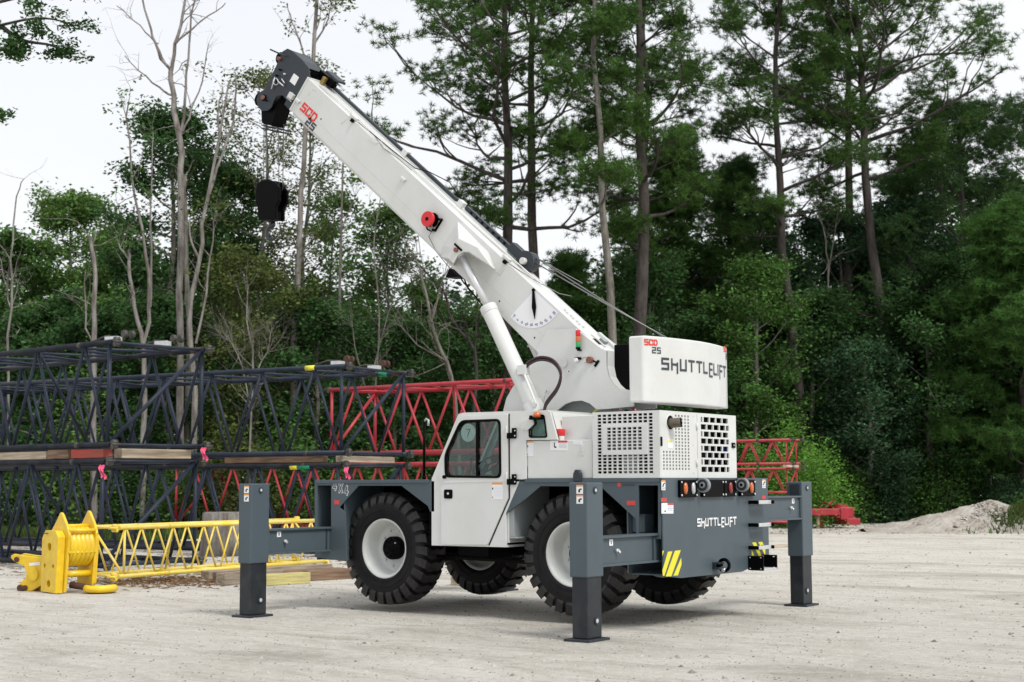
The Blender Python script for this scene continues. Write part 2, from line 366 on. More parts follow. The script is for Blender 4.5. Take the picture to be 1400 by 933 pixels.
# transverse outrigger boxes, front and rear, open at their ends
b = MB()
for x0, x1 in ((2.665, 2.69), (2.20, 2.222)): b.box((x0, -1.265, .62), (x1, 1.265, 1.61), 'grey')
b.box((2.222, -1.2, .62), (2.665, 1.2, .64), 'grey'); b.box((2.222, -.9, 1.1), (2.665, .9, 1.6), 'black'); b.build('front_outrigger_box', crane, .004)
b = MB()
b.box((-2.02, -1.265, .60), (-2.0, 1.265, 1.61), 'grey'); b.box((-2.44, -1.2, .585), (-2.02, 1.2, .6), 'grey'); b.box((-2.44, -.9, 1.1), (-2.02, .7, 1.6), 'black')
b.box((-2.19, 1.0, 1.05), (-2.03, 1.2, 1.25), 'grey'); b.build('rear_outrigger_box', crane, .004)
# inner wheel-well panels
b = MB(); b.box((-.38, .5, .90), (-.36, YS-.03, 1.58), 'white'); b.box((2.19, .5, .8), (.82, .52, 1.6), 'black'); b.box((-2.0, .5, .8), (-.4, .52, 1.6), 'black')
b.box((.80, .5, .86), (.82, YS-.03, 1.6), 'black'); b.build('wheel_well_panel', crane)
# ---- rear plate
PX = lambda x: (lambda u, v, t: Vector((x-t, u, v)))        # plate in the YZ plane, t towards the rear
def YZ(x, *pts): return [(lambda q: (q.y, q.z))(on('X', x, a, b_)) for a, b_ in pts]
XP = -2.474
b = MB(); b.plate([(1.285, 1.645), (-1.285, 1.645), (-1.285, .66), (-.55, .54), (.90, .545), (1.285, .585)], [], PX(XR-.001), 0, .022, 'grey'); rear = b.build('rear_plate', crane, .005)
# ---- warning chevrons, stickers and lettering on the rear plate
def YZplate(mb, pts, mt, x=XP, t=.003): mb.plate(YZ(x, *pts), [], PX(x), .0006, t, mt)
def slant(mb, x0, x1, y0, y1, wd, sl, n, mt, clip): pass
b = MB()
for P in ([(905.5, 753.5), (907.5, 753), (905.5, 760)], [(905.5, 780), (913, 754.5), (919, 754), (908, 787.5), (906, 787.5)], [(910, 788.3), (922.5, 753.3), (930.4, 752.5), (917.5, 788.3)], [(920.5, 787.3), (931, 763), (931.5, 772), (926.5, 787)]): YZplate(b, P, 'yel')
b.build('hazard_stripes', crane)
b = MB()
for P in ([(1028, 742), (1033, 741.5), (1045.6, 771), (1044, 774)], [(1036.5, 741.5), (1042, 741), (1046, 750), (1046, 760)], [(1027.5, 752), (1031, 760), (1027.5, 760)]): YZplate(b, P, 'yel')
b.build('hazard_stripes', crane)
q0 = YZ(XP, (953.5, 720), (1006, 718)); hh = .075; st = .0195; fnr = lambda u, v, t: Vector((XP-t, q0[0][0]-u, v))
wd = q0[0][0]-q0[1][0]; wf = 1.0
for _ in range(8): wf *= (wd/text_len('SHUTTLELIFT', hh, wf, .46))**1.3
b = MB(); write(b, 'SHUTTLELIFT', fnr, 0, q0[0][1]+.006, hh, st, 'stick', wf, .46); b.build('rear_lettering', crane, recalc=False)
def sticker_x(px0, py0, px1, py1, bands, x=XP):      # bands: list of (frac0, frac1, material) over height
    b = MB(); b.plate(YZ(x, (px0, py0), (px1, py0), (px1, py1), (px0, py1)), [], PX(x), .0004, .0022, 'stick')
    for f0, f1, u0, u1, mt in bands:
        xa, xb = px0+(px1-px0)*u0, px0+(px1-px0)*u1
        b.plate(YZ(x, (xa, py0+(py1-py0)*f0), (xb, py0+(py1-py0)*f0), (xb, py0+(py1-py0)*f1), (xa, py0+(py1-py0)*f1)), [], PX(x), .0024, .003, mt)
    return b.build('warning_sticker', crane)
def sticker_y(px0, py0, px1, py1, bands, y):
    b = MB(); b.plate(XZ(y, (px0, py0), (px1, py0), (px1, py1), (px0, py1)), [], Yp(y), .0004, .0022, 'stick')
    for f0, f1, u0, u1, mt in bands:
        xa, xb = px0+(px1-px0)*u0, px0+(px1-px0)*u1
        b.plate(XZ(y, (xa, py0+(py1-py0)*f0), (xb, py0+(py1-py0)*f0), (xb, py0+(py1-py0)*f1), (xa, py0+(py1-py0)*f1)), [], Yp(y), .0024, .003, mt)
    return b.build('warning_sticker', crane)
pic = [(.0, .16, 0, 1, 'stick_o'), (.25, .40, .55, .85, 'black'), (.35, .62, .35, .6, 'black'), (.55, .65, .15, .4, 'black'), (.75, .8, .1, .9, 'inkb'), (.86, .9, .1, .8, 'inkb')]
sticker_x(904.2, 656.8, 909.5, 670.5, pic); sticker_x(1042, 655.5, 1046.5, 667.5, pic)
sticker_x(904.2, 681, 911.3, 686.5, [(0, 1, 0, 1, 'stick_r')]); sticker_x(1041.5, 678, 1046.5, 682.5, [(0, 1, 0, 1, 'stick_r')])
sticker_x(904.2, 688, 920.5, 702.5, [(0, .2, .5, 1, 'stick_r'), (.35, .38, .5, .95, 'inkb'), (.5, .53, .5, .95, 'inkb'), (.65, .68, .5, .95, 'inkb'), (.7, .85, .25, .35, 'black')])
# ---- rear lamps
def lamp_box(px0, px1, lenses, dx=.035):
    b = MB(); P = YZ(XP, (px0, 660), (px1, 660.5), (px1, 683), (px0, 683)); ys = [p[0] for p in P]
    b.plate(roundpoly([(ys[0], 1.625), (ys[1], 1.625), (ys[1], 1.43), (ys[0], 1.43)], .025), [], PX(XP), 0, dx, 'black')
    o = b.build('tail_lamp', crane, .004)
    for f, mt in lenses:
        yc = ys[0]+(ys[1]-ys[0])*f; l = MB(); l.lathe([(0, .052), (-.014, .050), (-.022, .03), (-.024, .001)], mt, (0, 0, 0), 'X', 24)
        ob = l.build('lens', o); ob.location = (XP-dx, yc, 1.53); ob.scale = (1, .72, 1.25)
    k = MB()
    for yy in (ys[0]-.02, ys[1]+.02):
        for zz in (1.60, 1.455): k.cyl((XP-dx, yy, zz), (XP-dx-.01, yy, zz), .011, 'steel', n=8)
    k.build('bolts', o)
lamp_box(926.5, 949.5, [(.28, 'orange'), (.75, 'clear')]); lamp_box(957, 985.5, []); lamp_box(987, 1002.5, [(.5, 'dkred')]); lamp_box(1009, 1029, [(.72, 'orange')])
for px in (962, 1015.5):
    yc = on('X', XP-.08, px, 667).y; b = MB()
    b.cyl((XP-.075, yc-.03, 1.565), (XP-.075, yc+.021, 1.565), .082, 'lugg', n=32); b.cyl((XP-.075, yc-.03, 1.565), (XP-.075, yc+.0225, 1.565), .066, 'dgrey', n=32); b.box((XP-.075, yc-.03, 1.50), (XP, yc+.018, 1.64), 'dgrey')
    b.cyl((XP-.075, yc+.02, 1.565), (XP-.075, yc+.032, 1.565), .036, 'lugg', n=20); b.cyl((XP-.075, yc+.032, 1.565), (XP-.075, yc+.034, 1.565), .018, 'black', n=16)
    b.build('lifting_lug', crane, .005)
# tow shackle
yc = on('X', XP-.1, 990, 773).y; zc = on('X', XP-.1, 990, 773).z; b = MB()
b.box((XP, yc-.02, zc-.045), (XP-.09, yc+.10, zc-.02), 'dgrey'); b.box((XP, yc-.02, zc+.015), (XP-.09, yc+.10, zc+.035), 'dgrey')
b.tube([(XP-.03, yc+.06, zc), (XP-.10, yc+.03, zc+.01)], .022, 'black', 10)
b.tube([(XP-.10-.065*math.cos(a), yc-.0, zc+.065*math.sin(a)) for a in [i*2*PI/20 for i in range(21)]], .020, 'black', 10); b.cyl((XP-.1, yc-.03, zc-.055), (XP-.1, yc+.03, zc-.055), .022, 'steel', n=10)
b.build('tow_shackle', crane)
# steps
for py in (687, 718, 749):
    q = on('X', XP, 1023, py); q2 = on('X', XP-.12, 1058, py); b = MB()
    b.box((XP, q.y-.02, q.z-.022), (XP-.13, q.y, q.z+.022), 'black'); b.box((XP, q.y-.36, q.z-.02), (XP-.17, q.y-.34, q.z+.02), 'black')
    b.box((XP-.10, q.y-.345, q.z-.022), (XP-.135, q.y-.02, q.z+.022), 'galv')
    for k in range(3): b.box((XP-.03-.04*k, q.y-.34, q.z+.002), (XP-.05-.04*k, q.y-.02, q.z+.012), 'galv')
    b.build('step', crane, .003)
q = on('X', XP, 1023, 760); b = MB()
for yy in (q.y, q.y-.36): b.box((XP, yy-.012, q.z-.17), (XP-.2, yy+.012, q.z), 'black')
b.box((XP-.02, q.y-.36, q.z-.175), (XP-.2, q.y, q.z-.15), 'galv')
for yy in (q.y-.012, q.y-.348):
    for zz in (-.02, -.15):
        for xx in (.03, .17): b.cyl((XP-xx, yy-.014, q.z+zz), (XP-xx, yy+.03, q.z+zz), .008, 'steel', n=8)
b.build('step_basket', crane, .003)
# ---- outriggers
def outrigger(xs, ys, name='outrigger'):
    o = empty(name, (0, 0, 0), 0, crane)
    x0 = -2.41 if xs < 0 else 2.41; x1 = x0+.217; Y0, Y1 = 2.395*ys, 2.70*ys
    b = MB(); b.box((x0, Y0, .642), (x1, Y1, 1.60), 'grey'); b.build('jack_housing', o, .012, 3)
    b = MB(); b.box((x0+.016, Y0+.018*ys, .03), (x1-.016, Y1-.018*ys, .66), 'leg'); b.build('jack_leg', o, .008)
    b = MB(); b.box((x0-.045, Y0-.04*ys, 0), (x1+.05, Y1+.045*ys, .026), 'dgrey'); b.build('foot_plate', o, .004)
    z0, z1 = (.735, 1.045) if ys > 0 else (1.115, 1.42)
    ye = .4*ys
    b = MB(); b.box((x0+.035, ye, z0+.02), (x1-.03, Y0-.002*ys, z1-.02), 'grey'); b.box((x0+.002, ye, z1-.022), (x1-.01, Y0+.05*ys, z1), 'grey'); b.box((x0+.002, ye, z0), (x1-.01, Y0+.05*ys, z0+.022), 'grey')
    b.box((x0+.01, Y0-.02*ys, z0+.022), (x1-.01, Y0-.001*ys, z1-.022), 'grey'); b.box((x0+.03, 1.33*ys, z0+.02), (x0+.034, 1.36*ys, z1-.02), 'dgrey'); b.build('beam', o, .003)
    b = MB()
    ex = x0-.0; b.cyl((ex, (Y0+Y1)/2, 1.52), (ex-.010, (Y0+Y1)/2, 1.52), .036, 'dgrey', n=24); b.cyl((ex-.010, (Y0+Y1)/2, 1.52), (ex-.016, (Y0+Y1)/2, 1.52), .018, 'galv', n=16)
    b.build('jack_pin', o, .003)
    b = MB(); ex = x0+.016; ym = (Y0+Y1)/2; b.cyl((ex, ym-.03*ys, .20), (ex-.012, ym-.03*ys, .20), .040, 'dgrey', n=24); b.cyl((ex-.012, ym-.03*ys, .20), (ex-.016, ym-.03*ys, .20), .022, 'galv', n=20); b.build('leg_pin', o, .003)
    b = MB(); yq = 2.10*ys; b.cyl((x0+.034, yq, (z0+z1)/2), (x0+.0, yq, (z0+z1)/2), .02, 'galv', n=14); b.cyl((x0+.0, yq, (z0+z1)/2-.012), (x0-.02, yq, (z0+z1)/2-.012), .014, 'steel', n=12); b.build('beam_bolt', o)
    b = MB(); b.box((x0+.033, yq+.06*ys, (z0+z1)/2+.055), (x0+.0315, yq+.13*ys, (z0+z1)/2+.12), 'stick'); b.box((x0+.031, yq+.085*ys, (z0+z1)/2+.07), (x0+.0305, yq+.105*ys, (z0+z1)/2+.105), 'inkb'); b.build('number_sticker', o)
    if ys > 0:
        for k, zt in enumerate((1.575, 1.475)):
            b = MB(); b.box((x0+.045, Y1, zt-.09), (x0+.125, Y1+.002, zt), 'stick'); b.box((x0+.045, Y1+.0022, zt-.016), (x0+.125, Y1+.003, zt), 'stick_o')
            b.box((x0+.06, Y1+.0022, zt-.05), (x0+.085, Y1+.003, zt-.036), 'black'); b.box((x0+.08, Y1+.0022, zt-.075), (x0+.10, Y1+.003, zt-.045), 'black'); b.build('warning_sticker', o)
    else:
        b = MB(); b.box((x0+.03, Y0+.004, 1.40), (x1-.05, Y0+.012, 1.57), 'dgrey'); b.build('opening_shade', o, .003)  # dark plate stands in for the shaded opening at the housing's top
    return o
for xs in (-1, 1):
    for ys in (1, -1): outrigger(xs, ys)
# ---- wheels
def wheel_meshes():
    Rr, W = .655, .43; o = empty('wheel', (0, 0, 0), 0, crane)
    prof = [(-.15, .335), (-.19, .35), (-.215, .42), (-.222, .50), (-.21, .575), (-.185, .63), (-.15, Rr), (0, Rr+.006), (.15, Rr), (.185, .63), (.21, .575), (.222, .50), (.215, .42), (.19, .35), (.15, .335)]
    b = MB(); b.lathe(prof, 'rubber', n=72)
    for sg in (-1, 1): b.lathe([(sg*.2235, .47), (sg*.228, .476), (sg*.2235, .482)], 'rubber', n=72); b.lathe([(sg*.216, .40), (sg*.222, .405), (sg*.217, .412)], 'rubber', n=72)
    # directional rock lugs: each one runs from shoulder to shoulder with a bent V
    nl = 27
    for k in range(nl):
        a0 = 2*PI*k/nl; pth = [(-.222, -.012, .575), (-.205, -.004, .655), (-.175, .015, .698), (-.09, .075, .703), (0.0, .055, .705), (.09, .075, .703), (.175, .015, .698), (.205, -.004, .655), (.222, -.012, .575)]
        hw = PI/nl*.66; vs = []
        for (yy, da, rt) in pth:
            rb = rt-.07
            for (dd, rr) in ((-hw*1.12, rb), (-hw, rt), (hw, rt), (hw*1.12, rb)):
                a = a0+da+dd; yi = yy if rr == rt else yy*.93
                vs.append((math.cos(a)*rr, yi, math.sin(a)*rr))
        n = len(pth); fs = []
        for i in range(n-1):
            for j in range(4): fs.append((i*4+j, i*4+(j+1) % 4, (i+1)*4+(j+1) % 4, (i+1)*4+j))
        fs += [(0, 1, 2, 3), (n*4-4, n*4-3, n*4-2, n*4-1)]
        b.add(vs, fs, 'tread')
    b.build('tyre', o)
    b = MB()   # outboard is +Y: deep dished rim
    b.lathe([(.185, .362), (.198, .358), (.198, .338), (.18, .330), (.165, .315), (.06, .308), (.045, .296), (-.02, .290), (-.04, .27), (-.04, .12)], 'rimw', n=64)
    b.lathe([(-.185, .362), (-.198, .350), (-.18, .31), (-.10, .30), (-.10, .12)], 'rimw', n=64)
    for a in range(10): th = 2*PI*a/10; b.cyl((math.cos(th)*.22, -.04, math.sin(th)*.22), (math.cos(th)*.22, -.015, math.sin(th)*.22), .014, 'galv', n=6)
    rm_ = b.build('rim', o); rm_.scale = (1.045, 1, 1.045)
    b = MB(); b.cyl((0, -.16, 0), (0, .05, 0), .145, 'black', n=36); b.lathe([(.05, .145), (.065, .14), (.07, .12), (.07, .06), (.09, .055), (.09, .001)], 'black', n=36)
    for a in range(8): th = 2*PI*a/8+.2; b.cyl((math.cos(th)*.105, .068, math.sin(th)*.105), (math.cos(th)*.105, .082, math.sin(th)*.105), .010, 'galv' if a == 3 else 'black', n=6)
    b.build('hub', o)
    return o
wh = wheel_meshes()
def copy_tree(o, parent=None):
    c = o.copy(); C.objects.link(c); c.parent = parent if parent else o.parent
    for ch in list(o.children):
        copy_tree(ch, c)
    return c
def place(o, loc, rz, ry): o.location = loc; o.rotation_euler = (0, ry, rz)
w2 = copy_tree(wh); w3 = copy_tree(wh); w4 = copy_tree(wh)
place(wh, (1.61, .985, .785), R(-1.5), .1); place(w2, (-1.225, .985, .785), 0, .33); place(w3, (1.61, -.985, .785), PI+R(-1.5), .2); place(w4, (-1.25, -.985, .785), PI, .5)
# ---- cab
cab = empty('cab', (0, 0, 0), 0, crane)
cabP = XZ(YS, (590, 746), (590, 655), (626.5, 566.5), (633, 564.5), (748, 561), (752, 563), (762, 601.5), (719, 602), (719, 655), (711, 656), (691.4, 702.7), (691.4, 748.5))
win1 = roundpoly(XZ(YS, (610.5, 652), (610, 622), (631, 576.5), (684.5, 574), (685.5, 653)), .07)
win2 = roundpoly(XZ(YS, (724, 598), (724, 583), (731, 568), (744, 568), (748, 598)), .03)
b = MB(); b.plate(cabP, [win1, win2], Yp(YS-.03), 0, .03, 'white')
zt = cabP[3][1]; yf = .38
winf = [(p[0], p[1]) for p in win1]
b.plate(cabP, [winf], Yp(yf), 0, .03, 'white')
def wall(pa, pb, thick=.025, mt='white', y0=yf+.03, y1=YS-.03):
    (ax, az), (bx, bz) = pa, pb; d = Vector((bx-ax, 0, bz-az)); nn = Vector((d.z, 0, -d.x)).normalized()*thick
    vs = [Vector((ax, y0, az)), Vector((bx, y0, bz)), Vector((bx, y1, bz)), Vector((ax, y1, az))]; vs += [v-nn for v in vs]
    b.add(vs, [(0, 1, 2, 3), (7, 6, 5, 4), (0, 4, 5, 1), (1, 5, 6, 2), (2, 6, 7, 3), (3, 7, 4, 0)], mt)
wall(cabP[3], cabP[4]); wall(cabP[5], cabP[6]); wall((cabP[7][0], cabP[7][1]+.0), (cabP[7][0]-.002, cabP[7][1]-.3)); wall(cabP[0], cabP[1]); wall(cabP[11], cabP[0])
b.build('cab_shell', cab, .012, 3)
b = MB(); fx = lambda f: (cabP[1][0]*(1-f)+cabP[2][0]*f, cabP[1][1]*(1-f)+cabP[2][1]*f)
vs = [(fx(.05)[0], yf+.06, fx(.05)[1]), (fx(.95)[0], yf+.06, fx(.95)[1]), (fx(.95)[0], YS-.09, fx(.95)[1]), (fx(.05)[0], YS-.09, fx(.05)[1])]
b.add(vs, [(0, 1, 2, 3)], 'glass'); b.build('windscreen', cab, recalc=False)
b = MB()
for yy in (yf+.045, YS-.07): b.beam((fx(0)[0], yy, fx(0)[1]), (fx(1)[0], yy, fx(1)[1]), .06, .03, 'white')
b.build('windscreen_pillar', cab)
def grow_poly(P, k):
    c = Vector((sum(p[0] for p in P)/len(P), sum(p[1] for p in P)/len(P))); return [tuple(c+(Vector(p)-c)*(1+k/(Vector(p)-c).length)) for p in P]
# door
doorP = roundpoly(XZ(YS, (604, 745), (604, 659), (600, 650), (629.5, 569), (695, 566), (695.5, 681), (668, 745)), .03, 3)
b = MB(); b.plate(doorP, [grow_poly(win1, .012)], Yp(YS), .001, .016, 'white'); door = b.build('door', cab, .005)
b = MB(); q = XZ(YS+.016, (604, 660), (695, 657.5)); b.beam((q[0][0], YS+.017, q[0][1]), (q[1][0], YS+.017, q[1][1]), .006, .018, 'white'); b.build('door_crease', door, .002)
b = MB()
seam = XZ(YS, (696.3, 566), (696.8, 681), (668.7, 746))
for a, c_ in zip(seam[:-1], seam[1:]): b.beam((a[0], YS+.003, a[1]), (c_[0], YS+.003, c_[1]), .006, .012, 'black')  # black strips paint the shade in the gap beside the door
b.build('door_gap_shade', cab)
b = MB(); b.plate(grow_poly(win1, .016), [grow_poly(win1, -.022)], Yp(YS), .010, .024, 'black')
q = XZ(YS, (653.2, 575), (653.2, 653)); b.box((q[0][0]-.018, YS+.004, q[0][1]), (q[0][0]+.018, YS+.02, q[1][1]), 'black'); win = b.build('door_window', cab, .004)
b = MB(); b.plate(win1, [], Yp(YS), -.006, -.002, 'glass'); b.build('pane', win)
b = MB(); b.plate(grow_poly(win2, .010), [grow_poly(win2, -.012)], Yp(YS), .001, .010, 'black'); wn2 = b.build('rear_quarter_window', cab, .002)
b = MB(); b.plate(win2, [], Yp(YS), -.02, -.016, 'glass'); b.build('pane', wn2)
b = MB(); q = XZ(YS, (608.5, 682), (620, 669.5)); b.plate(rrect(*sorted([q[0][0], q[1][0]])[:1], q[0][1], max(q[0][0], q[1][0]), q[1][1], .02), [], Yp(YS), .017, .024, 'black'); q = on('Y', YS+.02, 613, 675); b.cyl((q.x, YS+.024, q.z), (q.x, YS+.032, q.z), .014, 'steel', n=14)
b.build('door_handle', door, .003)
b = MB(); q = on('Y', YS+.03, 607.6, 652.3); b.cyl((q.x, YS+.016, q.z), (q.x, YS+.05, q.z), .022, 'black', n=16); b.build('door_knob', door, .005)
for py in (593, 656):
    b = MB(); q = XZ(YS, (695, py+7), (706.5, py-1)); b.box((q[0][0], YS+.016, q[0][1]), (q[1][0], YS+.034, q[1][1]), 'black')
    q = XZ(YS, (701.5, py+6), (706.5, py-7.5)); b.box((q[0][0], YS+.002, q[0][1]), (q[1][0], YS+.030, q[1][1]), 'black')
    for yy in (-4, 3): k = on('Y', YS+.03, 704, py+yy); b.cyl((k.x, YS+.03, k.z), (k.x, YS+.036, k.z), .009, 'galv', n=8)
    q = XZ(YS, (694, py-10), (696.5, py+3)); b.cyl((q[0][0], YS+.022, q[0][1]), (q[0][0], YS+.022, q[1][1]), .013, 'white', n=10); b.build('door_hinge', cab, .002)
txt = [(0, .12, 0, 1, 'stick_o')]+[(.25+.09*k, .27+.09*k, .2, .92, 'stick_b') for k in range(7)]+[(.3, .42, .03, .14, 'black'), (.84, .92, .03, .12, 'stick_r')]
s_ = sticker_y(672.5, 660, 687.3, 683, txt, YS+.016)
# beacon and mirror box at the cab's rear
b = MB(); q = on('Y', 1.33, 734, 568); b.lathe([(-.032, .001), (-.032, .044), (.028, .040), (.034, .001)], 'orange', (q.x, 1.33, q.z+.005), 'Z', 24); bc = b.build('beacon', cab)
b = MB(); b.box((q.x-.05, 1.24, q.z-.045), (q.x+.08, 1.38, q.z-.030), 'black'); b.cyl((q.x+.085, 1.33, q.z-.05), (q.x+.085, 1.33, q.z+.0), .02, 'black', n=10); b.build('beacon_bracket', cab)
b = MB(); b.plate(roundpoly(XZ(YS, (714, 588), (714, 574), (730, 574), (731, 580), (722, 589)), .015), [], Yp(YS), .002, .020, 'white')
for px, py in ((716, 577), (716, 586)): k = on('Y', YS+.02, px, py); b.cyl((k.x, YS+.02, k.z), (k.x, YS+.026, k.z), .008, 'galv', n=8)
b.build('latch_plate', cab, .003)
# interior
b = MB(); b.box((.20, .52, 1.25), (-.25, 1.0, 1.42), 'black'); b.box((-.18, .52, 1.42), (-.30, 1.0, 2.02), 'black'); b.box((-.15, .56, 2.02), (-.26, .96, 2.2), 'black'); b.build('seat', cab, .04, 3)
b = MB(); cx, cz = .28, 1.82; tl = R(35)
b.tube([(cx+.19*math.cos(a)*math.cos(tl), .80+.19*math.sin(a), cz-.19*math.cos(a)*math.sin(tl)) for a in [i*2*PI/28 for i in range(29)]], .013, 'black', 8)
for a in (0, 2.1, 4.2): b.tube([(cx, .80, cz), (cx+.19*math.cos(a)*math.cos(tl), .80+.19*math.sin(a), cz-.19*math.cos(a)*math.sin(tl))], .011, 'black', 6)
b.tube([(cx, .80, cz), (.50, .80, 1.45)], .03, 'black', 8); b.build('steering_wheel', cab)
b = MB(); b.box((.46, .44, 1.2), (.72, 1.24, 1.62), 'inter'); b.box((.42, .5, 1.62), (.56, 1.1, 1.70), 'black'); b.box((-.5, .42, .95), (.7, 1.25, .97), 'inter'); b.cyl((.40, 1.05, 1.5), (.36, 1.02, 1.86), .012, 'black', n=8); b.cyl((.36, 1.02, 1.86), (.36, 1.02, 1.90), .02, 'black', n=8); b.box((-.36, .42, .97), (-.45, 1.25, 1.6), 'inter'); b.build('control_console', cab, .01)
b = MB(); c7 = on('Y', .42, 641, 592); b.cyl((c7.x, .43, c7.z), (c7.x, .434, c7.z), .115, 'stick', n=32); write(b, '7', lambda u, v, t: Vector((c7.x+.03-u, .434+t, v)), 0, c7.z-.045, .09, .012, 'darktext'); b.build('window_disc', cab, recalc=False)
b = MB(); b.lathe([(-.22, .08), (-.2, .15), (0, .155), (.12, .14), (.2, .09), (.23, .01)], 'teal', (-.76, 1.06, 2.18), 'Z', 32); b.build('teal_shell', cab)
# ---- side tank and boxes behind the cab
def pbox(name, X0, X1, Y0, Y1, Z0, Z1, mt='white', bv=.01, parent=crane):
    b = MB(); b.box((X0, Y0, Z0), (X1, Y1, Z1), mt); return b.build(name, parent, bv, 2)
tk = pbox('side_tank', -.66, -1.555, .55, 1.268, 1.645, 2.085)
b = MB(); P = XZ(1.14, (768.5, 569.5), (811, 568), (811, 602), (765.5, 602)); b.plate(P, [], Yp(.5), 0, .64, 'white'); b.build('upper_box', crane, .008)
b = MB(); q = on('Y', 1.215, 767, 597); b.cyl((q.x, 1.215, 2.08), (q.x, 1.215, 2.14), .040, 'white', n=20); b.cyl((q.x, 1.215, 2.135), (q.x, 1.215, 2.215), .046, 'red', n=24); b.build('filler_cap', crane, .006)
tx2 = [(0, .22, .45, 1, 'stick_r')]+[(.33+.13*k, .35+.13*k, .5, .95, 'inkb') for k in range(4)]+[(.2, .7, .22, .27, 'black'), (.6, .75, .26, .36, 'black')]
sticker_y(752.3, 602.5, 776, 616, tx2, 1.268); sticker_y(721, 603, 729.3, 624, txt, 1.268); sticker_y(783.5, 603.2, 796.5, 608, [(.3, .4, .1, .9, 'stick_b'), (.6, .7, .1, .9, 'stick_b')], 1.268)
b = MB(); P = XZ(1.27, (794, 623), (794, 608), (798.5, 608), (798.5, 623)); b.plate(P, [], Yp(1.268), 0, .006, 'white'); b.plate(XZ(1.27, (795.5, 618), (795.5, 611), (797.2, 611), (797.2, 618)), [], Yp(1.2745), 0, .012, 'galv'); b.build('tank_latch', crane, .002)
b = MB(); q = on('Y', YS+.02, 789.5, 657); b.plate([(q.x-.055, 1.61), (q.x+.055, 1.61), (q.x+.05, 1.70), (q.x+.025, 1.745), (q.x-.025, 1.745), (q.x-.05, 1.70)], [], Yp(YS-.01), 0, .05, 'dgrey'); b.build('side_lug', crane, .01)
b = MB(); q = on('Y', .2, 718, 660)
# ---- engine housing with real perforations
eh = empty('engine_housing', (0, 0, 0), 0, crane); ZT = 2.375; XF = -1.575; YF = -.51
def perf(mb, fn, u0, u1, v0, v1, cols, rows, keep, hw, hh, t0, t1, mt):   # solid panel with rectangular holes
    def rect(a, b_, c_, d_): 
        if b_-a > 1e-4 and d_-c_ > 1e-4: mb.plate([(a, c_), (b_, c_), (b_, d_), (a, d_)], [], fn, t0, t1, mt)
    v = v0
    for r in rows:
        vr = r if not isinstance(r, tuple) else r[0]; rect(u0, u1, v, vr-hh/2); u = u0
        for c_ in cols:
            kk = keep(c_, vr)
            if kk:
                a, b_ = (c_-hw/2, c_+hw/2) if kk is True else kk
                rect(u, a, vr-hh/2, vr+hh/2); u = b_
        rect(u, u1, vr-hh/2, vr+hh/2); v = vr+hh/2
    rect(u0, u1, v, v1)
z5 = lambda a, b_: (790+a/4.0565, 440+b_/4.0565)
colx = [120, 148, 176, 204, 233, 262, 290, 318, 347, 375, 405]; ci = [on('Y', YS, *z5(c_, 680)).x for c_ in colx]
rowz = [518+18.65*k for k in range(18)]; ri = [on('Y', YS, *z5(260, r)).z for r in rowz]
def keep1(c_, v):
    i = ci.index(c_); k = ri.index(v)
    if i in (0, 10): return True
    if k < 3 or k >= 12: return True
    if i in (1, 9): return False
    if 4 <= k <= 10: return True
    return False
cs = sorted(ci); rs = sorted(ri)
b = MB(); perf(b, Yp(YS-.018), XR+.002, XF, 1.648, ZT, cs, rs, keep1, .048, .026, 0, .018, 'white')
q = XZ(YS, z5(140, 740), z5(388, 572)); b.build('side_grille', eh)
b = MB(); x0, x1 = sorted((q[0][0], q[1][0])); z0, z1 = sorted((q[0][1], q[1][1])); 
perf(b, Yp(YS), x0, x1, z0, z1, [c_ for c_ in cs if x0+.06 < c_ < x1-.05], [r for r in rs if 4 <= ri.index(r) <= 10], lambda c_, v: True, .048, .026, .001, .012, 'white'); b.build('grille_cover', eh)
# rear left panel with exhaust opening
yL = 1.272; yM = .445
q9 = [on('X', XR, *z5(478+17.2*k, 780)).y for k in range(9)]; r9 = [on('X', XR, *z5(545, 522+18.4*k)).z for k in range(17)] 
def keep2(c_, v):
    i = q9.index(c_); k = r9.index(v)
    if k >= 11: return True
    if i >= 4: return True
    return False
b = MB(); perf(b, PX(XR+.018), yM+.004, yL, 1.648, ZT, sorted(q9), sorted(r9), keep2, .034, .0235, 0, .018, 'white'); b.build('exhaust_panel', eh)
b = MB(); q = on('X', XR, 916, 578); rad = .055
b.cyl((XR+.05, q.y, q.z), (XR-.002, q.y, q.z), .085, 'black', n=28)
b.lathe([(.004, .088), (-.006, .088), (-.006, .078), (.004, .078)], 'white', (XR, q.y, q.z), 'X', 28)
pts = [(XR+.04, q.y, q.z), (XR-.07, q.y, q.z-.005), (XR-.13, q.y-.02, q.z)]
M['exh'] = mat('exhaust_pipe_metal', (.20, .17, .13), .35, .8, var=.4, vs=12)
b.tube(pts, rad, 'exh', 24, caps=False); b.tube(pts, rad-.006, 'black', 24, caps=False); b.build('exhaust_pipe', eh)
b = MB(); q = YZ(XR, z5(458, 690), z5(467, 638)); b.plate(roundpoly([(q[0][0], q[0][1]), (q[1][0], q[0][1]), (q[1][0], q[1][1]), (q[0][0], q[1][1])], .01), [], PX(XR), .001, .006, 'black'); b.build('grip_slot', eh)
b = MB(); b.plate(YZ(XR, z5(497, 700), z5(525, 702), z5(525, 655), z5(497, 655)), [], PX(XR), .001, .003, 'stick'); b.plate(YZ(XR, z5(499, 669), z5(523, 669), z5(523, 658), z5(499, 658)), [], PX(XR), .0035, .004, 'yel'); b.build('service_sticker', eh)
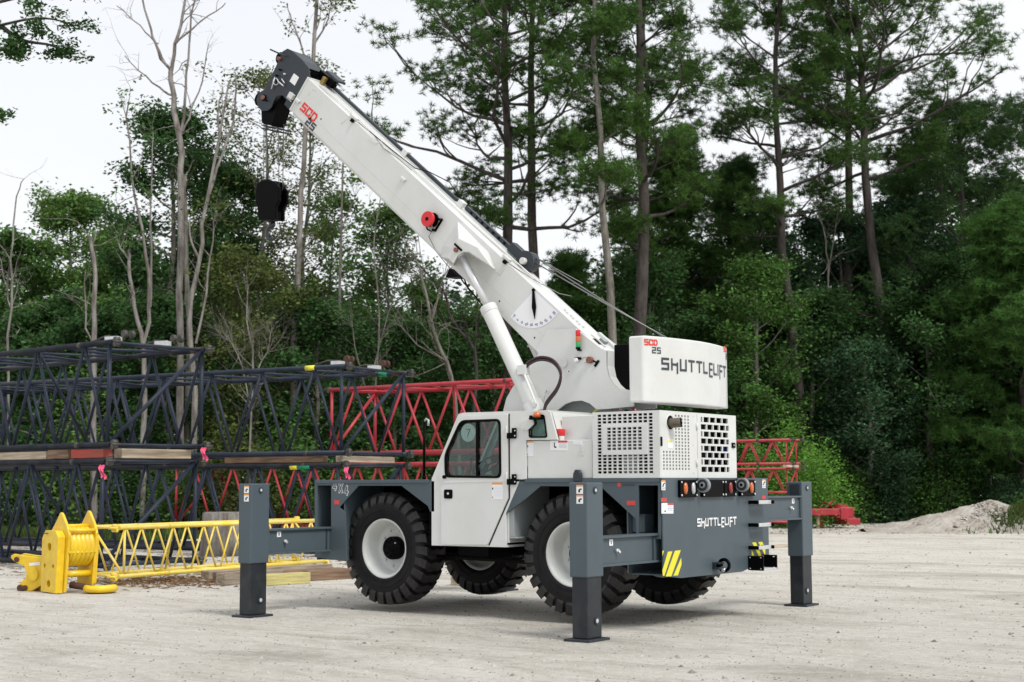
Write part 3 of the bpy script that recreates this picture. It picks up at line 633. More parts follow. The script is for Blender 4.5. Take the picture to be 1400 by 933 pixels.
# radiator door with brick pattern holes
b = MB(); zr = [on('X', XR, *z5(770, r)).z for r in (548, 588, 627, 665, 705, 742, 780, 820)]
ya, yb = on('X', XR, *z5(684, 680)).y, on('X', XR, *z5(839, 680)).y; pit = (ya-yb)/4.45
full = []
u0, u1 = YF, yM-.004; hh_ = .060
v = 1.648
def rct(a, b2, c2, d2): b.plate([(a, c2), (b2, c2), (b2, d2), (a, d2)], [], PX(XR+.018), 0, .018, 'white')
for k, z in enumerate(sorted(zr)):
    rct(u0, u1, v, z-hh_/2); kk = 7-k; edges = []; off = -.45 if kk % 2 == 0 else 0.0
    y = ya + off*0; holes = []
    t_ = ya; first = True; g_ = pit*.2
    seq = []
    if kk % 2 == 0:
        t2 = ya; seq.append((t2, t2-pit*.25)); t2 -= pit*.45
        while t2-pit*.86 >= yb-.001: seq.append((t2, t2-pit*.86)); t2 -= pit
    else:
        t2 = ya
        while t2-pit*.86 >= yb-.001: seq.append((t2, t2-pit*.86)); t2 -= pit
        if t2-yb > .02: seq.append((t2, yb))
    seq = sorted([(b2, a2) for a2, b2 in seq]); cur = u0
    for (a2, b2) in seq: rct(cur, a2, z-hh_/2, z+hh_/2); cur = b2
    rct(cur, u1, z-hh_/2, z+hh_/2); v = z+hh_/2
rct(u0, u1, v, ZT); b.build('radiator_door', eh)
b = MB(); q = YZ(XR, z5(852, 700), z5(869, 672)); b.box((XR, q[0][0], q[0][1]), (XR-.014, q[1][0], q[1][1]), 'black'); b.cyl((XR-.014, (q[0][0]+q[1][0])/2, (q[0][1]+q[1][1])/2), (XR-.018, (q[0][0]+q[1][0])/2, (q[0][1]+q[1][1])/2), .010, 'galv', n=10); b.build('radiator_door_latch', eh, .003)
for py in (580, 785):
    b = MB(); q = on('X', XR, *z5(657, py)); b.cyl((XR-.008, q.y, q.z-.04), (XR-.008, q.y, q.z+.04), .011, 'white', n=10); b.build('radiator_door_hinge', eh)
b = MB()   # shell: roof, front, far wall, corner posts, bolts
b.box((XR+.0, YF, ZT), (XF, YS, ZT+.012), 'white'); b.box((XF-.01, YF, 1.648), (XF, YS-.02, ZT-.001), 'white'); b.box((XR+.02, YF, 1.648), (XF-.012, YF+.015, ZT-.001), 'white')
b.box((XR, yL+.001, 1.647), (XR+.02, YS-.0185, ZT-.001), 'white')
for (px, py) in ((86, 528), (88, 687), (90, 845), (320, 488), (425, 840)):
    q = on('Y', YS, *z5(px, py)); b.cyl((q.x, YS, q.z), (q.x, YS+.004, q.z), .008, 'galv', n=8)
for (px, py) in ((640, 685), (642, 840), (640, 525)):
    q = on('X', XR, *z5(px, py)); b.cyl((XR, q.y, q.z), (XR-.004, q.y, q.z), .008, 'galv', n=8)
b.build('housing_shell', eh)
b = MB()   # engine parts, plus black sheets added to keep the perforations dark
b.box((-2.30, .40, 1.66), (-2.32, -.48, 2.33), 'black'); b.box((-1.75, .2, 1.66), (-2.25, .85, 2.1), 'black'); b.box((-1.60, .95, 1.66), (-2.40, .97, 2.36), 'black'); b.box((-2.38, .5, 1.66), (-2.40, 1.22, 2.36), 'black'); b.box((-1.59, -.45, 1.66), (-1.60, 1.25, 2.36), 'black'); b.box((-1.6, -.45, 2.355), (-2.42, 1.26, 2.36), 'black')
b.cyl((-1.7, 1.1, 2.05), (-2.2, 1.1, 2.05), .11, 'inter', n=20); b.box((-1.9, 1.0, 1.7), (-2.1, 1.15, 1.9), 'galv'); b.cyl((-2.2, 1.05, 1.7), (-2.2, 1.05, 2.2), .05, 'inter', n=16)
M['blue'] = mat('blue_cap', (.02, .12, .6), .4); q = on('X', -2.33, *z5(815, 705)); b.box((-2.33, q.y-.05, q.z-.03), (-2.36, q.y+.05, q.z+.03), 'blue')
b.build('engine', eh)
# ---- superstructure
b = MB(); b.cyl((-.45, 0, 1.63), (-.45, 0, 1.85), .78, 'white', n=48); b.cyl((-.45, 0, 1.85), (-.45, 0, 2.25), .62, 'dgrey', n=48); b.box((.45, -.36, 2.22), (-1.80, .36, 2.30), 'white'); b.build('turntable', crane, .01)
YT = .28
plateP = XZ(YT, (686, 600), (688, 561), (692, 545), (701, 529), (712, 517), (722, 503), (731, 492), (736, 484), (733, 479), (748, 452), (787, 449.5), (822, 476.5), (841, 478), (829, 479.5), (829, 500), (832, 515), (838, 525), (845, 531.5), (852, 533.5), (866, 533.5), (866, 556), (830, 559.5), (815, 560), (806, 552), (795, 548), (783, 549), (772, 553), (762, 561), (754, 572), (749, 585), (748, 600))
for k in (12,): pass
plateP = [p for i, p in enumerate(plateP) if i not in (12,)]
b = MB(); b.plate(plateP, [], Yp(YT-.03), 0, .03, 'white'); b.build('superstructure_plate', crane, .004)
b = MB(); b.plate(plateP, [], Yp(-YT), 0, .03, 'white'); b.build('superstructure_plate', crane, .004)
b = MB()   # lining of the plates' rear hollow and front edge
curve = [on('Y', YT, a, c_) for a, c_ in ((829, 479.5), (829, 500), (832, 515), (838, 525), (845, 531.5), (852, 533.5))]
vs = []
for q in curve: vs += [(q.x, YT-.001, q.z), (q.x, -YT+.03, q.z)]
b.add(vs, [(2*i, 2*i+1, 2*i+3, 2*i+2) for i in range(len(curve)-1)], 'white')
vs = []
for q in plateP[0:9]: vs += [(q[0]-.01, YT-.03, q[1]), (q[0]-.01, -YT+.03, q[1])]
b.add(vs, [(2*i, 2*i+1, 2*i+3, 2*i+2) for i in range(len(vs)//2-1)], 'white')
b.build('superstructure_lining', crane)
b = MB(); b.box((-1.13, -.245, 2.71), (-1.9, .10, 3.27), 'black'); b.box((-.15, -.24, 2.3), (-1.2, .10, 2.66), 'inter'); b.build('dark_hollow_fill', crane, .01)  # black box stands in for the shaded hollow; grey box backs the arch
b = MB(); 
for k in range(4): b.tube([(-1.0-.12*k, .15, 2.33), (-1.15-.1*k, .2, 2.44+.01*k), (-1.4-.05*k, .22, 2.42)], .014, 'red' if k % 2 else 'black', 6)
b.tube([(-.75, .2, 2.3), (-.95, .25, 2.47), (-1.1, .25, 2.50)], .008, 'yel', 6); b.build('hydraulic_lines', crane)
# counterweight: faceted plan, ballast box
pl = [(-1.905, 1.03), (-2.085, 1.015), (-2.135, .87), (-2.20, .58), (-2.245, .28), (-2.26, 0), (-2.245, -.28), (-2.20, -.58), (-2.135, -.87), (-2.085, -1.015), (-1.905, -1.03)]
cw = MB(); cw.plate(pl, [], lambda u, v, t: Vector((u, v, t)), 2.50, 3.255, 'white'); cwo = cw.build('counterweight', crane, .022, 3)
b = MB()
for yy in (.62, -.45, -.70): b.box((-1.95, yy-.03, 3.25), (-2.02, yy+.03, 3.275), 'white')
b.build('lifting_pad', crane, .006)
def cwx(y):
    ys = [p[1] for p in pl]
    for (x0, y0), (x1, y1) in zip(pl[:-1], pl[1:]):
        if y0 >= y >= y1: return x0+(x1-x0)*(y0-y)/(y0-y1) if y0 != y1 else x0
    return pl[-1][0]
def cwn(y):
    e = .006; d = Vector((cwx(y-e)-cwx(y+e), -2*e, 0)); n = Vector((d.y, -d.x, 0)).normalized()
    return n if n.x < 0 else -n
def fcw(u, v, t): q = Vector((cwx(u), u, v)); return q + cwn(u)*(t+.001)
qa = on('X', -2.15, 903.5, 504); qb = on('X', -2.16, 994, 515)
hc = .115; sc = .026; wd = qa.y-qb.y; wf = 1.
for _ in range(8): wf *= (wd/text_len('SHUTTLELIFT', hc, wf, .52))**1.3
b = MB(); write(b, 'SHUTTLELIFT', lambda u, v, t: fcw(qa.y-u, v, t), 0, qa.z-.003, hc, sc, 'darktext', wf, .52); b.build('lettering', cwo, recalc=False)
def badge(fn, u, z, h, nm, par):
    b = MB(); e = write(b, 'SCD', fn, u, z, h, h*.27, 'redtext', .95, .42); b.build(nm, par, recalc=False)
    b = MB(); write(b, '25', fn, u+h*1.95, z-h*1.62, h*1.08, h*.24, 'darktext', 1.0, .5); b.build(nm, par, recalc=False)
q = on('X', -2.12, 882, 470.5); q.y = min(q.y, .99); badge(lambda u, v, t: fcw(q.y-u, v, t), 0, q.z, .055, 'model_badge', cwo)
q2_ = on('X', -2.1, 995, 482); badge(lambda u, v, t: fcw(-.80-u*.8, v, t), 0, q2_.z, .055, 'model_badge', cwo)
# ---- boom; s runs up along its top edge, t square to it (down)
BC, BS = math.cos(R(40.33)), math.sin(R(40.33)); BO = Vector((-1.0, 0, 3.222))
def BF(s, t, y): return BO + Vector((BC*s + BS*t, y, BS*s - BC*t))
def st(y, px, py): q = on('Y', y, px, py)-BO; return (q.x*BC+q.z*BS, q.x*BS-q.z*BC)
fB = lambda y: (lambda u, v, t: BF(u, v, y+t))
boom = empty('boom', (0, 0, 0), 0, crane)
SE = 6.505
b = MB()
for y0 in (-.2, .185): b.plate([(-.02, 0), (SE, 0), (SE, .54), (3.0, .555), (.95, .60), (.35, .60), (-.02, .3)], [], fB(y0), 0, .015, 'white')
def bbox(b, s0, s1, t0, t1, y0, y1, mt): 
    vs = [BF(s, t, y) for s in (s0, s1) for t in (t0, t1) for y in (y0, y1)]
    b.add(vs, [(0, 1, 3, 2), (4, 6, 7, 5), (0, 4, 5, 1), (2, 3, 7, 6), (0, 2, 6, 4), (1, 5, 7, 3)], mt)
bbox(b, -.02, SE, .001, .016, -.1845, .1845, 'white'); bbox(b, .9, SE, .535, .55, -.1845, .1845, 'white')
b.build('main_section', boom, .006)
b = MB(); bbox(b, .9, SE-.05, .551, .585, -.17, .17, 'white'); bbox(b, SE+.001, SE+.06, .03, .57, -.165, .165, 'white'); b.build('inner_section', boom, .01)
b = MB(); bbox(b, .3, SE-.3, .39, .3915, .1995, .2008, 'inter'); bbox(b, SE-.02, SE+.012, -.012, .55, -.207, .207, 'white')  # thin grey strip paints the shade of the side's crease; white collar is solid
b.build('crease_shade_and_collar', boom, .003)
b = MB()
for pts in ([(466, 170), (478, 160), (481, 151)], [(503, 190), (514, 197), (522, 193)], [(672, 362), (683, 377), (697, 359), (690, 353)], [(421, 131), (427, 122), (433, 124)]):
    P = [st(.2, *p) for p in pts]
    for a, c_ in zip(P[:-1], P[1:]): b.tube([BF(*a, .2), BF(*c_, .2)], .004, 'white', 6)
for px, py in ((683, 412), (731, 462), (439, 163)):
    q = st(.2, px, py); b.cyl(BF(*q, .2), BF(*q, .204), .011, 'black', n=10)
b.build('weld_beads', boom)
b = MB()
for px, py in ((552, 245), (408, 138)): q = st(.2, px, py); bbox(b, q[0]-.05, q[0]+.05, q[1]-.02, q[1]+.03, .2, .235, 'white')
b.build('wear_pad_cover', boom, .01)
# fairing over the lift cylinder's head
O_ = [(627, 326), (618, 340), (613, 354), (620, 361), (626, 350), (633, 345), (641, 345), (675, 368), (653, 338)]
B_ = [(626, 303), (606, 335), (603, 352), (620, 364), (627, 352), (633, 348), (641, 349), (678, 369), (668, 345)]
vo = [on('Y', .45, *p) for p in O_]; vb = [BF(*st(.2, *p), .199) for p in B_]; n_ = len(vo)
b = MB(); tr = tessellate_polygon([[Vector((v.x, v.z, 0)) for v in vo]])
b.add(vo+vb, [tuple(t_) for t_ in tr]+[(i, (i+1) % n_, n_+(i+1) % n_, n_+i) for i in range(n_)], 'white'); fo = b.build('cylinder_fairing', boom, .012, 3)
b = MB(); q = on('Y', .46, 623.5, 342); b.cyl((q.x, .44, q.z), (q.x, .48, q.z), .03, 'copper', n=20); s_t = st(.45, 624, 341); bbox(b, s_t[0]-.09, s_t[0]+.07, s_t[1]-.052, s_t[1]-.025, .45, .463, 'black'); b.build('cylinder_pin', boom, .003)
# mirror of the fairing on the far side
b = MB(); b.add([Vector((v.x, -v.y, v.z)) for v in vo+vb], [tuple(t_) for t_ in tr]+[(i, (i+1) % n_, n_+(i+1) % n_, n_+i) for i in range(n_)], 'white'); b.build('cylinder_fairing', boom, .012, 3)
# angle dial
dc = on('Y', .2, 730, 397); rd = .485; b = MB(); arc = [(dc.x, dc.z)] + [(dc.x-rd*math.sin(R(a)), dc.z-rd*math.cos(R(a))) for a in range(-50, 51, 4)]
b.plate(arc, [], Yp(.2), .001, .003, 'stick_b'); dial = b.build('angle_dial', boom)
b = MB(); b.plate([(dc.x+(p[0]-dc.x)*.975, dc.z-.008+(p[1]-dc.z)*.975) for p in arc], [], Yp(.2), .0035, .0045, 'stick'); b.build('dial_face', dial)
b = MB()
for i, tx in enumerate(('-10', '0', '10', '20', '30', '40', '50', '60', '70', '80')):
    a = R(-45+10*i); cx_, cz_ = dc.x-.44*math.sin(a), dc.z-.44*math.cos(a)
    ca, sa = math.cos(a), math.sin(a); hL = text_len(tx, .024, .85, .45)/2
    write(b, tx, lambda u, v, t: Vector((cx_-(u*ca+v*sa), .2045+t, cz_+(v*ca-u*sa))), -hL, -.012, .024, .0055, 'inkb', .85, .45, .001)
b.build('dial_numbers', dial, recalc=False)
b = MB(); nz_ = on('Y', .2, 732, 437); dx_ = nz_.x-dc.x; b.plate([(dc.x, dc.z+.03), (dc.x-.014, dc.z), (dc.x-.032+dx_*.5, dc.z-.22), (nz_.x, nz_.z), (dc.x+.032+dx_*.5, dc.z-.22), (dc.x+.014, dc.z)], [], Yp(.2), .012, .02, 'black'); b.cyl((dc.x, .2, dc.z), (dc.x, .225, dc.z), .02, 'black', n=12); b.build('needle', dial)
# lettering on the boom
fbm = lambda u, v, t: BF(6.33-u, -v, .2+t)
b = MB(); write(b, 'SCD', fbm, 0, -.425, .105, .030, 'redtext', .95, .42, .003, .12); b.build('model_badge', boom, recalc=False)
b = MB(); write(b, '25', fbm, .225, -.535, .09, .026, 'darktext', 1.0, .5, .003, .12); b.build('model_badge', boom, recalc=False)
# rail, cable and fittings on top
def top(px, py, y=-.13): q = st(y, px, py); return q[0]
b = MB(); sA, sB, sC = 6.35, 4.75, 2.1
bbox(b, 4.55, 6.42, -.065, -.025, -.185, -.13, 'dgrey'); bbox(b, 3.32, 4.47, -.07, -.025, -.185, -.13, 'dgrey'); bbox(b, 2.16, 3.12, -.085, -.03, -.195, -.135, 'dgrey')
bbox(b, 1.95, 6.45, -.025, 0, -.18, -.135, 'white')
for k in range(7): bbox(b, 2.25+k*.12, 2.29+k*.12, -.075, -.04, -.134, -.131, 'black')
b.build('cable_rail', boom, .004)
b = MB()
for s_v in (4.51, 3.22): bbox(b, s_v-.05, s_v+.05, -.095, 0, -.2, -.11, 'white')
b.build('rail_support', boom, .006)
b = MB(); cl = [BF(6.3, -.02, .14)]+[BF(6.3-k*.45, -.022-.006*math.sin(k*1.3), .13-.012*k) for k in range(1, 12)]; b.tube(cl, .010, 'white', 6)
cl2 = [BF(5.0, -.03, .17), BF(4.5, -.04, .14), BF(4.05, -.05, .07), BF(3.9, -.11, -.05), BF(3.7, -.12, -.3), BF(3.2, -.04, -.22)]; b.tube(cl2, .007, 'black', 6)
cl3 = [BF(5.25, -.02, .20), BF(4.9, -.03, .17), BF(4.6, .0, .205), BF(4.3, -.025, .19), BF(4.0, -.03, .17)]; b.tube(cl3, .006, 'rope', 6)
b.build('signal_cable', boom)
for s_v in (5.33, 1.86):
    b = MB(); bbox(b, s_v-.02, s_v+.03, -.01, .035, .2, .24, 'black'); bbox(b, s_v-.03, s_v+.10, -.05, -.012, .14, .21, 'white'); b.build('cable_guide', boom, .004)
# cable reel drum near the winch and its housing
b = MB(); wc = BF(1.80, -.085, 0); b.cyl(wc+Vector((0, -.07, 0)), wc+Vector((0, -.22, 0)), .135, 'dgrey', n=36); b.cyl(wc+Vector((0, -.06, 0)), wc+Vector((0, -.07, 0)), .14, 'dgrey', n=36)
b.cyl(wc+Vector((0, -.0, 0)), wc+Vector((0, -.06, 0)), .045, 'white', n=20); bbox(b, 1.80, 2.16, -.15, -.02, -.22, -.10, 'dgrey'); b.build('cable_winch', boom, .006)
b = MB()
for e in (Vector((-1.86, -.12, 3.27)), Vector((-1.84, -.2, 3.24))):
    p0 = BF(1.72, -.14 if e.y > -.15 else -.2, -.14); pm = (p0+e)/2+Vector((0, 0, -.01)); b.tube([p0, pm, e], .008, 'rope', 6)
b.tube([BF(1.84, -.0, .2), BF(1.5, -.02, .08), BF(1.15, -.05, -.15), BF(1.0, -.12, -.2)], .006, 'rope', 6)
b.tube([BF(1.75, -.2, -.15), BF(1.4, -.24, -.3), BF(1.1, -.28, -.42), BF(1.2, -.2, -.36)], .005, 'rope', 6)
b.build('winch_rope', boom)
b = MB(); 
bbox(b, .10, .22, -.0025, -.001, -.02, .12, 'black')
bbox(b, .0, .34, -.035, 0, -.19, -.13, 'white'); bbox(b, .05, .3, -.016, 0, .03, .06, 'white'); bbox(b, .12, .2, -.04, -.001, -.09, .0, 'inter')
for k in range(7): bbox(b, .45+.06*k, .48+.06*k, -.016, -.013, .02+.02*(k % 2), .06+.02*(k % 2), 'galv')
b.tube([BF(-.05, -.02, -.18), BF(-.12, .03, -.18), BF(-.12, .03, .2), BF(-.03, -.02, .2)], .018, 'white', 8); b.build('boom_foot_fittings', boom, .003)
# red cable reel on the boom's side
rq = st(.34, 584, 299.5); b = MB()
b.cyl(BF(*rq, .305), BF(*rq, .345), .105, 'red', n=40); b.cyl(BF(*rq, .235), BF(*rq, .305), .075, 'black', n=28); b.cyl(BF(*rq, .215), BF(*rq, .235), .10, 'black', n=40); rr = b.build('cable_reel', boom, .008)
b = MB(); b.cyl(BF(*rq, .345), BF(*rq, .352), .03, 'black', n=4); b.build('reel_hub', rr)
b = MB()
for dy in (-.085, .085): bbox(b, rq[0]-.13, rq[0]-.10, rq[1]+dy-.012, rq[1]+dy+.012, .2, .28, 'black'); 
bbox(b, rq[0]-.13, rq[0]-.10, rq[1]-.10, rq[1]+.10, .20, .215, 'black'); b.tube([BF(rq[0]-.09, rq[1]+.04, .29), BF(rq[0]-.13, rq[1]+.13, .28), BF(rq[0]-.10, rq[1]+.2, .24), BF(rq[0]-.33, rq[1]+.29, .22), BF(rq[0]-.55, rq[1]+.32, .21), BF(rq[0]-.66, rq[1]+.33, .20)], .006, 'rope', 6)
b.tube([BF(rq[0]+.05, rq[1]+.11, .24), BF(rq[0]-.02, rq[1]+.14, .24), BF(rq[0]-.10, rq[1]+.12, .24)], .012, 'black', 6); b.build('reel_bracket', rr)
b = MB(); q = on('Y', 0, 626, 378); b.add([(q.x+.05, -.1, q.z+.1), (q.x+.12, -.1, q.z-.02), (q.x-.08, -.1, q.z-.03), (q.x+.05, .12, q.z+.1), (q.x+.12, .12, q.z-.02), (q.x-.08, .12, q.z-.03)], [(0, 1, 2), (5, 4, 3), (0, 3, 4, 1), (1, 4, 5, 2), (2, 5, 3, 0)], 'black'); b.build('underside_bracket', boom)
b = MB(); pts = [on('Y', .1, a, c_) for a, c_ in ((622, 362), (632, 384), (642, 396), (655, 412), (668, 428))]; b.tube(pts, .010, 'black', 6); pts = [on('Y', .0, a, c_) for a, c_ in ((634, 380), (640, 395), (652, 408))]; b.tube(pts, .010, 'black', 6); b.build('underside_hose', boom)
# ---- boom head
head = empty('boom_head', (0, 0, 0), 0, boom)
hp = [(382.5, 79), (386, 70.5), (392.8, 66.5), (398.5, 69), (413, 82), (422, 93), (424, 106.5), (394.5, 149.5), (388.5, 143), (391.5, 137), (386, 130.5), (378, 131.5), (374, 139), (371, 147), (366, 151.5), (358, 152), (352.8, 147), (350.5, 137), (353.5, 127.5), (361.5, 122), (370, 106)]
hP = [st(.17, *p) for p in hp]
for y0 in (.155, -.17):
    b = MB(); b.plate(hP, [], fB(y0), 0, .015, 'dgrey'); b.build('side_plate', head, .004)
b = MB(); q = [st(.17, *p) for p in ((392.8, 66.8), (398.5, 69), (413, 82), (421.5, 93))]
vs = []
for a in q: vs += [BF(a[0], a[1]+.004, .154), BF(a[0], a[1]+.004, -.155)]
b.add(vs, [(2*i, 2*i+1, 2*i+3, 2*i+2) for i in range(3)], 'dgrey')
q = [st(.17, *p) for p in ((382.5, 79), (370, 106), (361.5, 122))]; vs = []
for a in q: vs += [BF(a[0]-.03, a[1]+.03, .154), BF(a[0]-.03, a[1]+.03, -.155)]
b.add(vs, [(2*i, 2*i+1, 2*i+3, 2*i+2) for i in range(2)], 'black'); b.build('head_cover', head)
b = MB()
s1 = on('Y', 0, 390, 82); s2 = on('Y', 0, 362, 138)
for yy in (-.11, -.05, .01, .07): b.cyl((s1.x, yy, s1.z), (s1.x, yy+.04, s1.z), .09, 'black', n=28); b.cyl((s2.x, yy, s2.z), (s2.x, yy+.04, s2.z), .105, 'black', n=32)
b.build('sheave', head)
b = MB(); q = [on('Y', .1, a, c_) for a, c_ in ((358, 150), (375, 144), (386, 131), (386, 133), (373, 172), (359, 169))]
b.plate([(v.x, v.z) for v in q], [], Yp(-.14), 0, .26, 'black'); b.build('rope_guard', head, .01)
b = MB()
for dz in (0, -.045): 
    q = on('Y', .16, 357, 171); q_ = on('Y', .16, 379, 175); b.beam((q.x, .15, q.z+dz), (q_.x, .15, q_.z+dz), .02, .012, 'dgrey'); b.beam((q.x, -.15, q.z+dz), (q_.x, -.15, q_.z+dz), .02, .012, 'dgrey'); b.beam((q.x, .15, q.z+dz), (q.x, -.15, q.z+dz), .02, .012, 'dgrey'); b.beam((q_.x, .15, q_.z+dz), (q_.x, -.15, q_.z+dz), .02, .012, 'dgrey')
b.build('anti_two_block_frame', head)
b = MB(); b.plate([st(.17, *p) for p in ((402, 100.5), (409, 106), (403, 117.5), (396, 111.5))], [], fB(.17), .001, .003, 'stick'); b.build('load_sticker', head)
b = MB()
def hpn(px, py, r, mt, d=.04): q = st(.17, px, py); b.cyl(BF(*q, .168), BF(*q, .17+d), r, mt, n=14)
hpn(361, 134, .034, 'copper'); hpn(361, 134, .05, 'black', .015); hpn(383, 81, .028, 'copper', .05); hpn(390.5, 102, .012, 'galv'); hpn(384, 96, .014, 'black'); hpn(379.5, 104, .014, 'black'); hpn(381, 112, .02, 'black', .05); hpn(365, 138, .014, 'black')
q = st(.17, 379, 112.5); b.tube([BF(q[0]+.06*math.cos(a), q[1]+.045*math.sin(a), .20) for a in [i*2*PI/14 for i in range(15)]], .006, 'galv', 6); b.tube([BF(*st(.2, 379, 110), .21), BF(*st(.2, 388, 118), .21)], .010, 'galv', 6); b.tube([BF(*st(.2, 385, 108), .2), BF(*st(.2, 389, 114), .2)], .008, 'galv', 6)
b.tube([BF(*st(.2, 376, 70), .3), BF(*st(.2, 391, 77.5), .2)], .012, 'dgrey', 6); b.tube([BF(*st(.2, 371, 122), .2), BF(*st(.2, 376, 106), .2)], .010, 'galv', 6)
bbox(b, *[st(.17, 400, 132)[0]-.05, st(.17, 400, 132)[0]+.05], *[st(.17, 400, 132)[1]-.04, st(.17, 400, 132)[1]+.04], .17, .22, 'white'); b.tube([BF(*st(.2, 392, 133), .2), BF(*st(.2, 398, 139), .2)], .009, 'galv', 6)
b.build('head_pins', head)
# block and boxes on the head's back
b = MB(); sq = st(-.1, 447, 100)
bbox(b, 6.28, 6.62, -.14, -.03, -.17, -.05, 'black'); bbox(b, 6.20, 6.50, -.20, -.165, -.22, -.04, 'dgrey'); bbox(b, 6.38, 6.44, -.12, -.0, -.04, .02, 'brass'); bbox(b, 6.66, 6.74, -.06, .03, .05, .12, 'brass'); bbox(b, 6.70, 7.05, -.10, -.05, -.12, -.06, 'dgrey'); bbox(b, 6.12, 6.3, -.13, -.11, -.2, -.14, 'galv')
b.build('head_fittings', head, .008)
# ---- ropes and hook block
hk = empty('hook_block', (0, 0, 0), 0, crane)
b = MB()
tops = [(361, 174, .08), (364, 174, .05), (380.5, 176, -.02), (388, 200, -.05)]; bots = [(360.5, 250, .08), (364, 249, .05), (381.5, 252, -.02), (386.5, 252, -.05)]
for (a, c_, y), (a2, c2, y2) in zip(tops, bots):
    b.cyl(on('Y', y, a, c_ - (10 if y > 0 else 30)), on('Y', y, a2, c2+8), .0065, 'rope', n=6)
b.build('hoist_rope', crane)
def cheek(y, pts, mt='black', th=.05):
    b = MB(); b.plate(XZ(y, *pts), [], Yp(y), 0, th, mt); return b.build('cheek_plate', hk, .012, 2)
cheek(.09, ((352, 262), (354.5, 252), (361, 247.5), (371, 246.5), (378, 249), (384, 257), (384.5, 275), (380, 284), (380, 301), (356, 301), (355, 285), (352, 278)))
cheek(-.11, ((357, 262), (361, 249), (378, 248), (387, 250), (395, 262), (395, 279), (390, 285), (390, 303), (372, 303), (365, 285)))
b = MB(); q = on('Y', 0, 373, 266)
for yy in (-.05, .02): b.cyl((q.x, yy, q.z), (q.x, yy+.045, q.z), .16, 'black', n=32)
q1 = on('Y', .02, 372, 297); b.box((q1.x-.12, -.10, q1.z-.05), (q1.x+.12, .12, q1.z+.07), 'black'); b.build('block_body', hk, .01)
b = MB(); q = on('Y', .02, 373, 318); M['hook'] = mat('hook_steel', (.012, .015, .02), .22, spec=.6)
pts = [(0, .16), (0, .10)] + [(.105*math.sin(a)*-1, .105*math.cos(a)) for a in [R(x) for x in range(0, 261, 20)]]
b.tube([(q.x-u*1.0, .02, q.z+v) for u, v in pts], [.034, .038]+[.042]*9+[.026, .02, .014, .010, .006][:len(pts)-11], 'hook', 12); b.tube([(q.x+.03, .03, q.z+.07), (q.x+.07, .03, q.z+.03), (q.x+.06, .03, q.z-.01)], .007, 'galv', 6); b.build('hook', hk)
# ---- lift cylinders (one each side of the boom foot)
for sg in (1, -1):
    c_ = empty('lift_cylinder', (0, 0, 0), 0, crane); y = .37
    f = lambda v: Vector((v.x, sg*y, v.z))
    pt = on('Y', y, 628, 343); pm = on('Y', y, 667, 419.5); pb = on('Y', y, 737, 572)
    d_ = (pb-pm).normalized()
    b = MB(); b.cyl(f(pm), f(pb), .106, 'white', n=36); b.cyl(f(pm-d_*.0), f(pm+d_*.1), .112, 'white', n=36); b.cyl(f(pb-d_*.22), f(pb-d_*.06), .124, 'white', n=36); b.build('barrel', c_, .006)
    b = MB(); b.cyl(f(pt), f(pm+d_*.02), .046, 'steel', n=24); b.cyl(f(pt-d_*.03), f(pt+d_*.10), .055, 'galv', n=20); b.build('rod', c_)
    b = MB(); q = on('Y', y+.1, 713, 507); b.box((q.x-.09, sg*(y+.03), q.z-.05), (q.x+.05, sg*(y+.13), q.z+.07), 'white')
    a1, a2, a3 = on('Y', y+.13, 717, 512), on('Y', y+.13, 730, 545), on('Y', y+.13, 733, 553)
    b.tube([(v.x, sg*(y+.13), v.z) for v in (a1, a2, a3)], .017, 'white', 8); b.cyl(f(a3)+Vector((.03, .1*sg, 0)), f(a3)+Vector((.03, .13*sg, 0)), .03, 'white', n=12); b.build('valve_block', c_, .005)
b = MB()
for k, (dy, dz) in enumerate(((0, 0), (.03, .02), (.0, .035))):
    pts = [on('Y', .48-dy, a, c2) for a, c2 in ((712, 508), (717, 501), (726, 493), (738, 488.5), (751, 490), (760, 496), (766, 506), (766, 518), (761, 531), (752, 543), (746, 552), (743, 566))]
    b.tube(smooth([v+Vector((0, 0, -dz)) for v in pts]), .016, 'hose', 8)
b.cyl(on('Y', .47, 709, 512), on('Y', .47, 717, 501), .024, 'galv', n=10); b.build('cylinder_hose', crane)
b = MB()
zc_ = [on('Y', .33, 790, v).z for v in (476.5, 468, 460, 451.5)]; xc_ = on('Y', .33, 790.3, 464).x
lt = empty('indicator_light', (0, 0, 0), 0, crane)
for k, mt in enumerate(('green', 'orange', 'red')):
    b = MB(); b.cyl((xc_, .33, zc_[k]+(.012 if k == 0 else 0)), (xc_, .33, zc_[k+1]-.002), .03, mt, n=20); b.build('lamp_segment', lt, .003)
b = MB(); b.cyl((xc_, .33, zc_[0]-.012), (xc_, .33, zc_[0]+.012), .03, 'black', n=20); b.box((xc_-.02, .28, zc_[0]-.03), (xc_+.02, .33, zc_[0]-.012), 'black'); b.build('lamp_base', lt)
b = MB(); q = on('Y', .30, 791, 492); b.box((q.x-.03, .28, q.z+.0), (q.x+.045, .32, q.z+.03), 'black'); b.cyl((q.x+.02, .28, q.z-.005), (q.x+.02, .34, q.z-.005), .025, 'stick', n=16)
b.tube([(q.x-.09+.045*math.cos(a), .30, q.z-.01+.035*math.sin(a)) for a in [i*2*PI/14 for i in range(12)]], .004, 'rope', 5); b.build('angle_sensor', crane, .004)
b = MB(); q = on('Y', .31, 806, 492.5); b.cyl((q.x, .28, q.z), (q.x, .33, q.z), .042, 'copper', n=24); b.beam((q.x-.06, .29, q.z-.08), (q.x-.12, .29, q.z-.01), .015, .03, 'black'); b.beam((q.x-.02, .285, q.z-.0), (q.x-.10, .285, q.z-.04), .01, .02, 'black'); b.build('boom_pivot_pin', crane, .003)
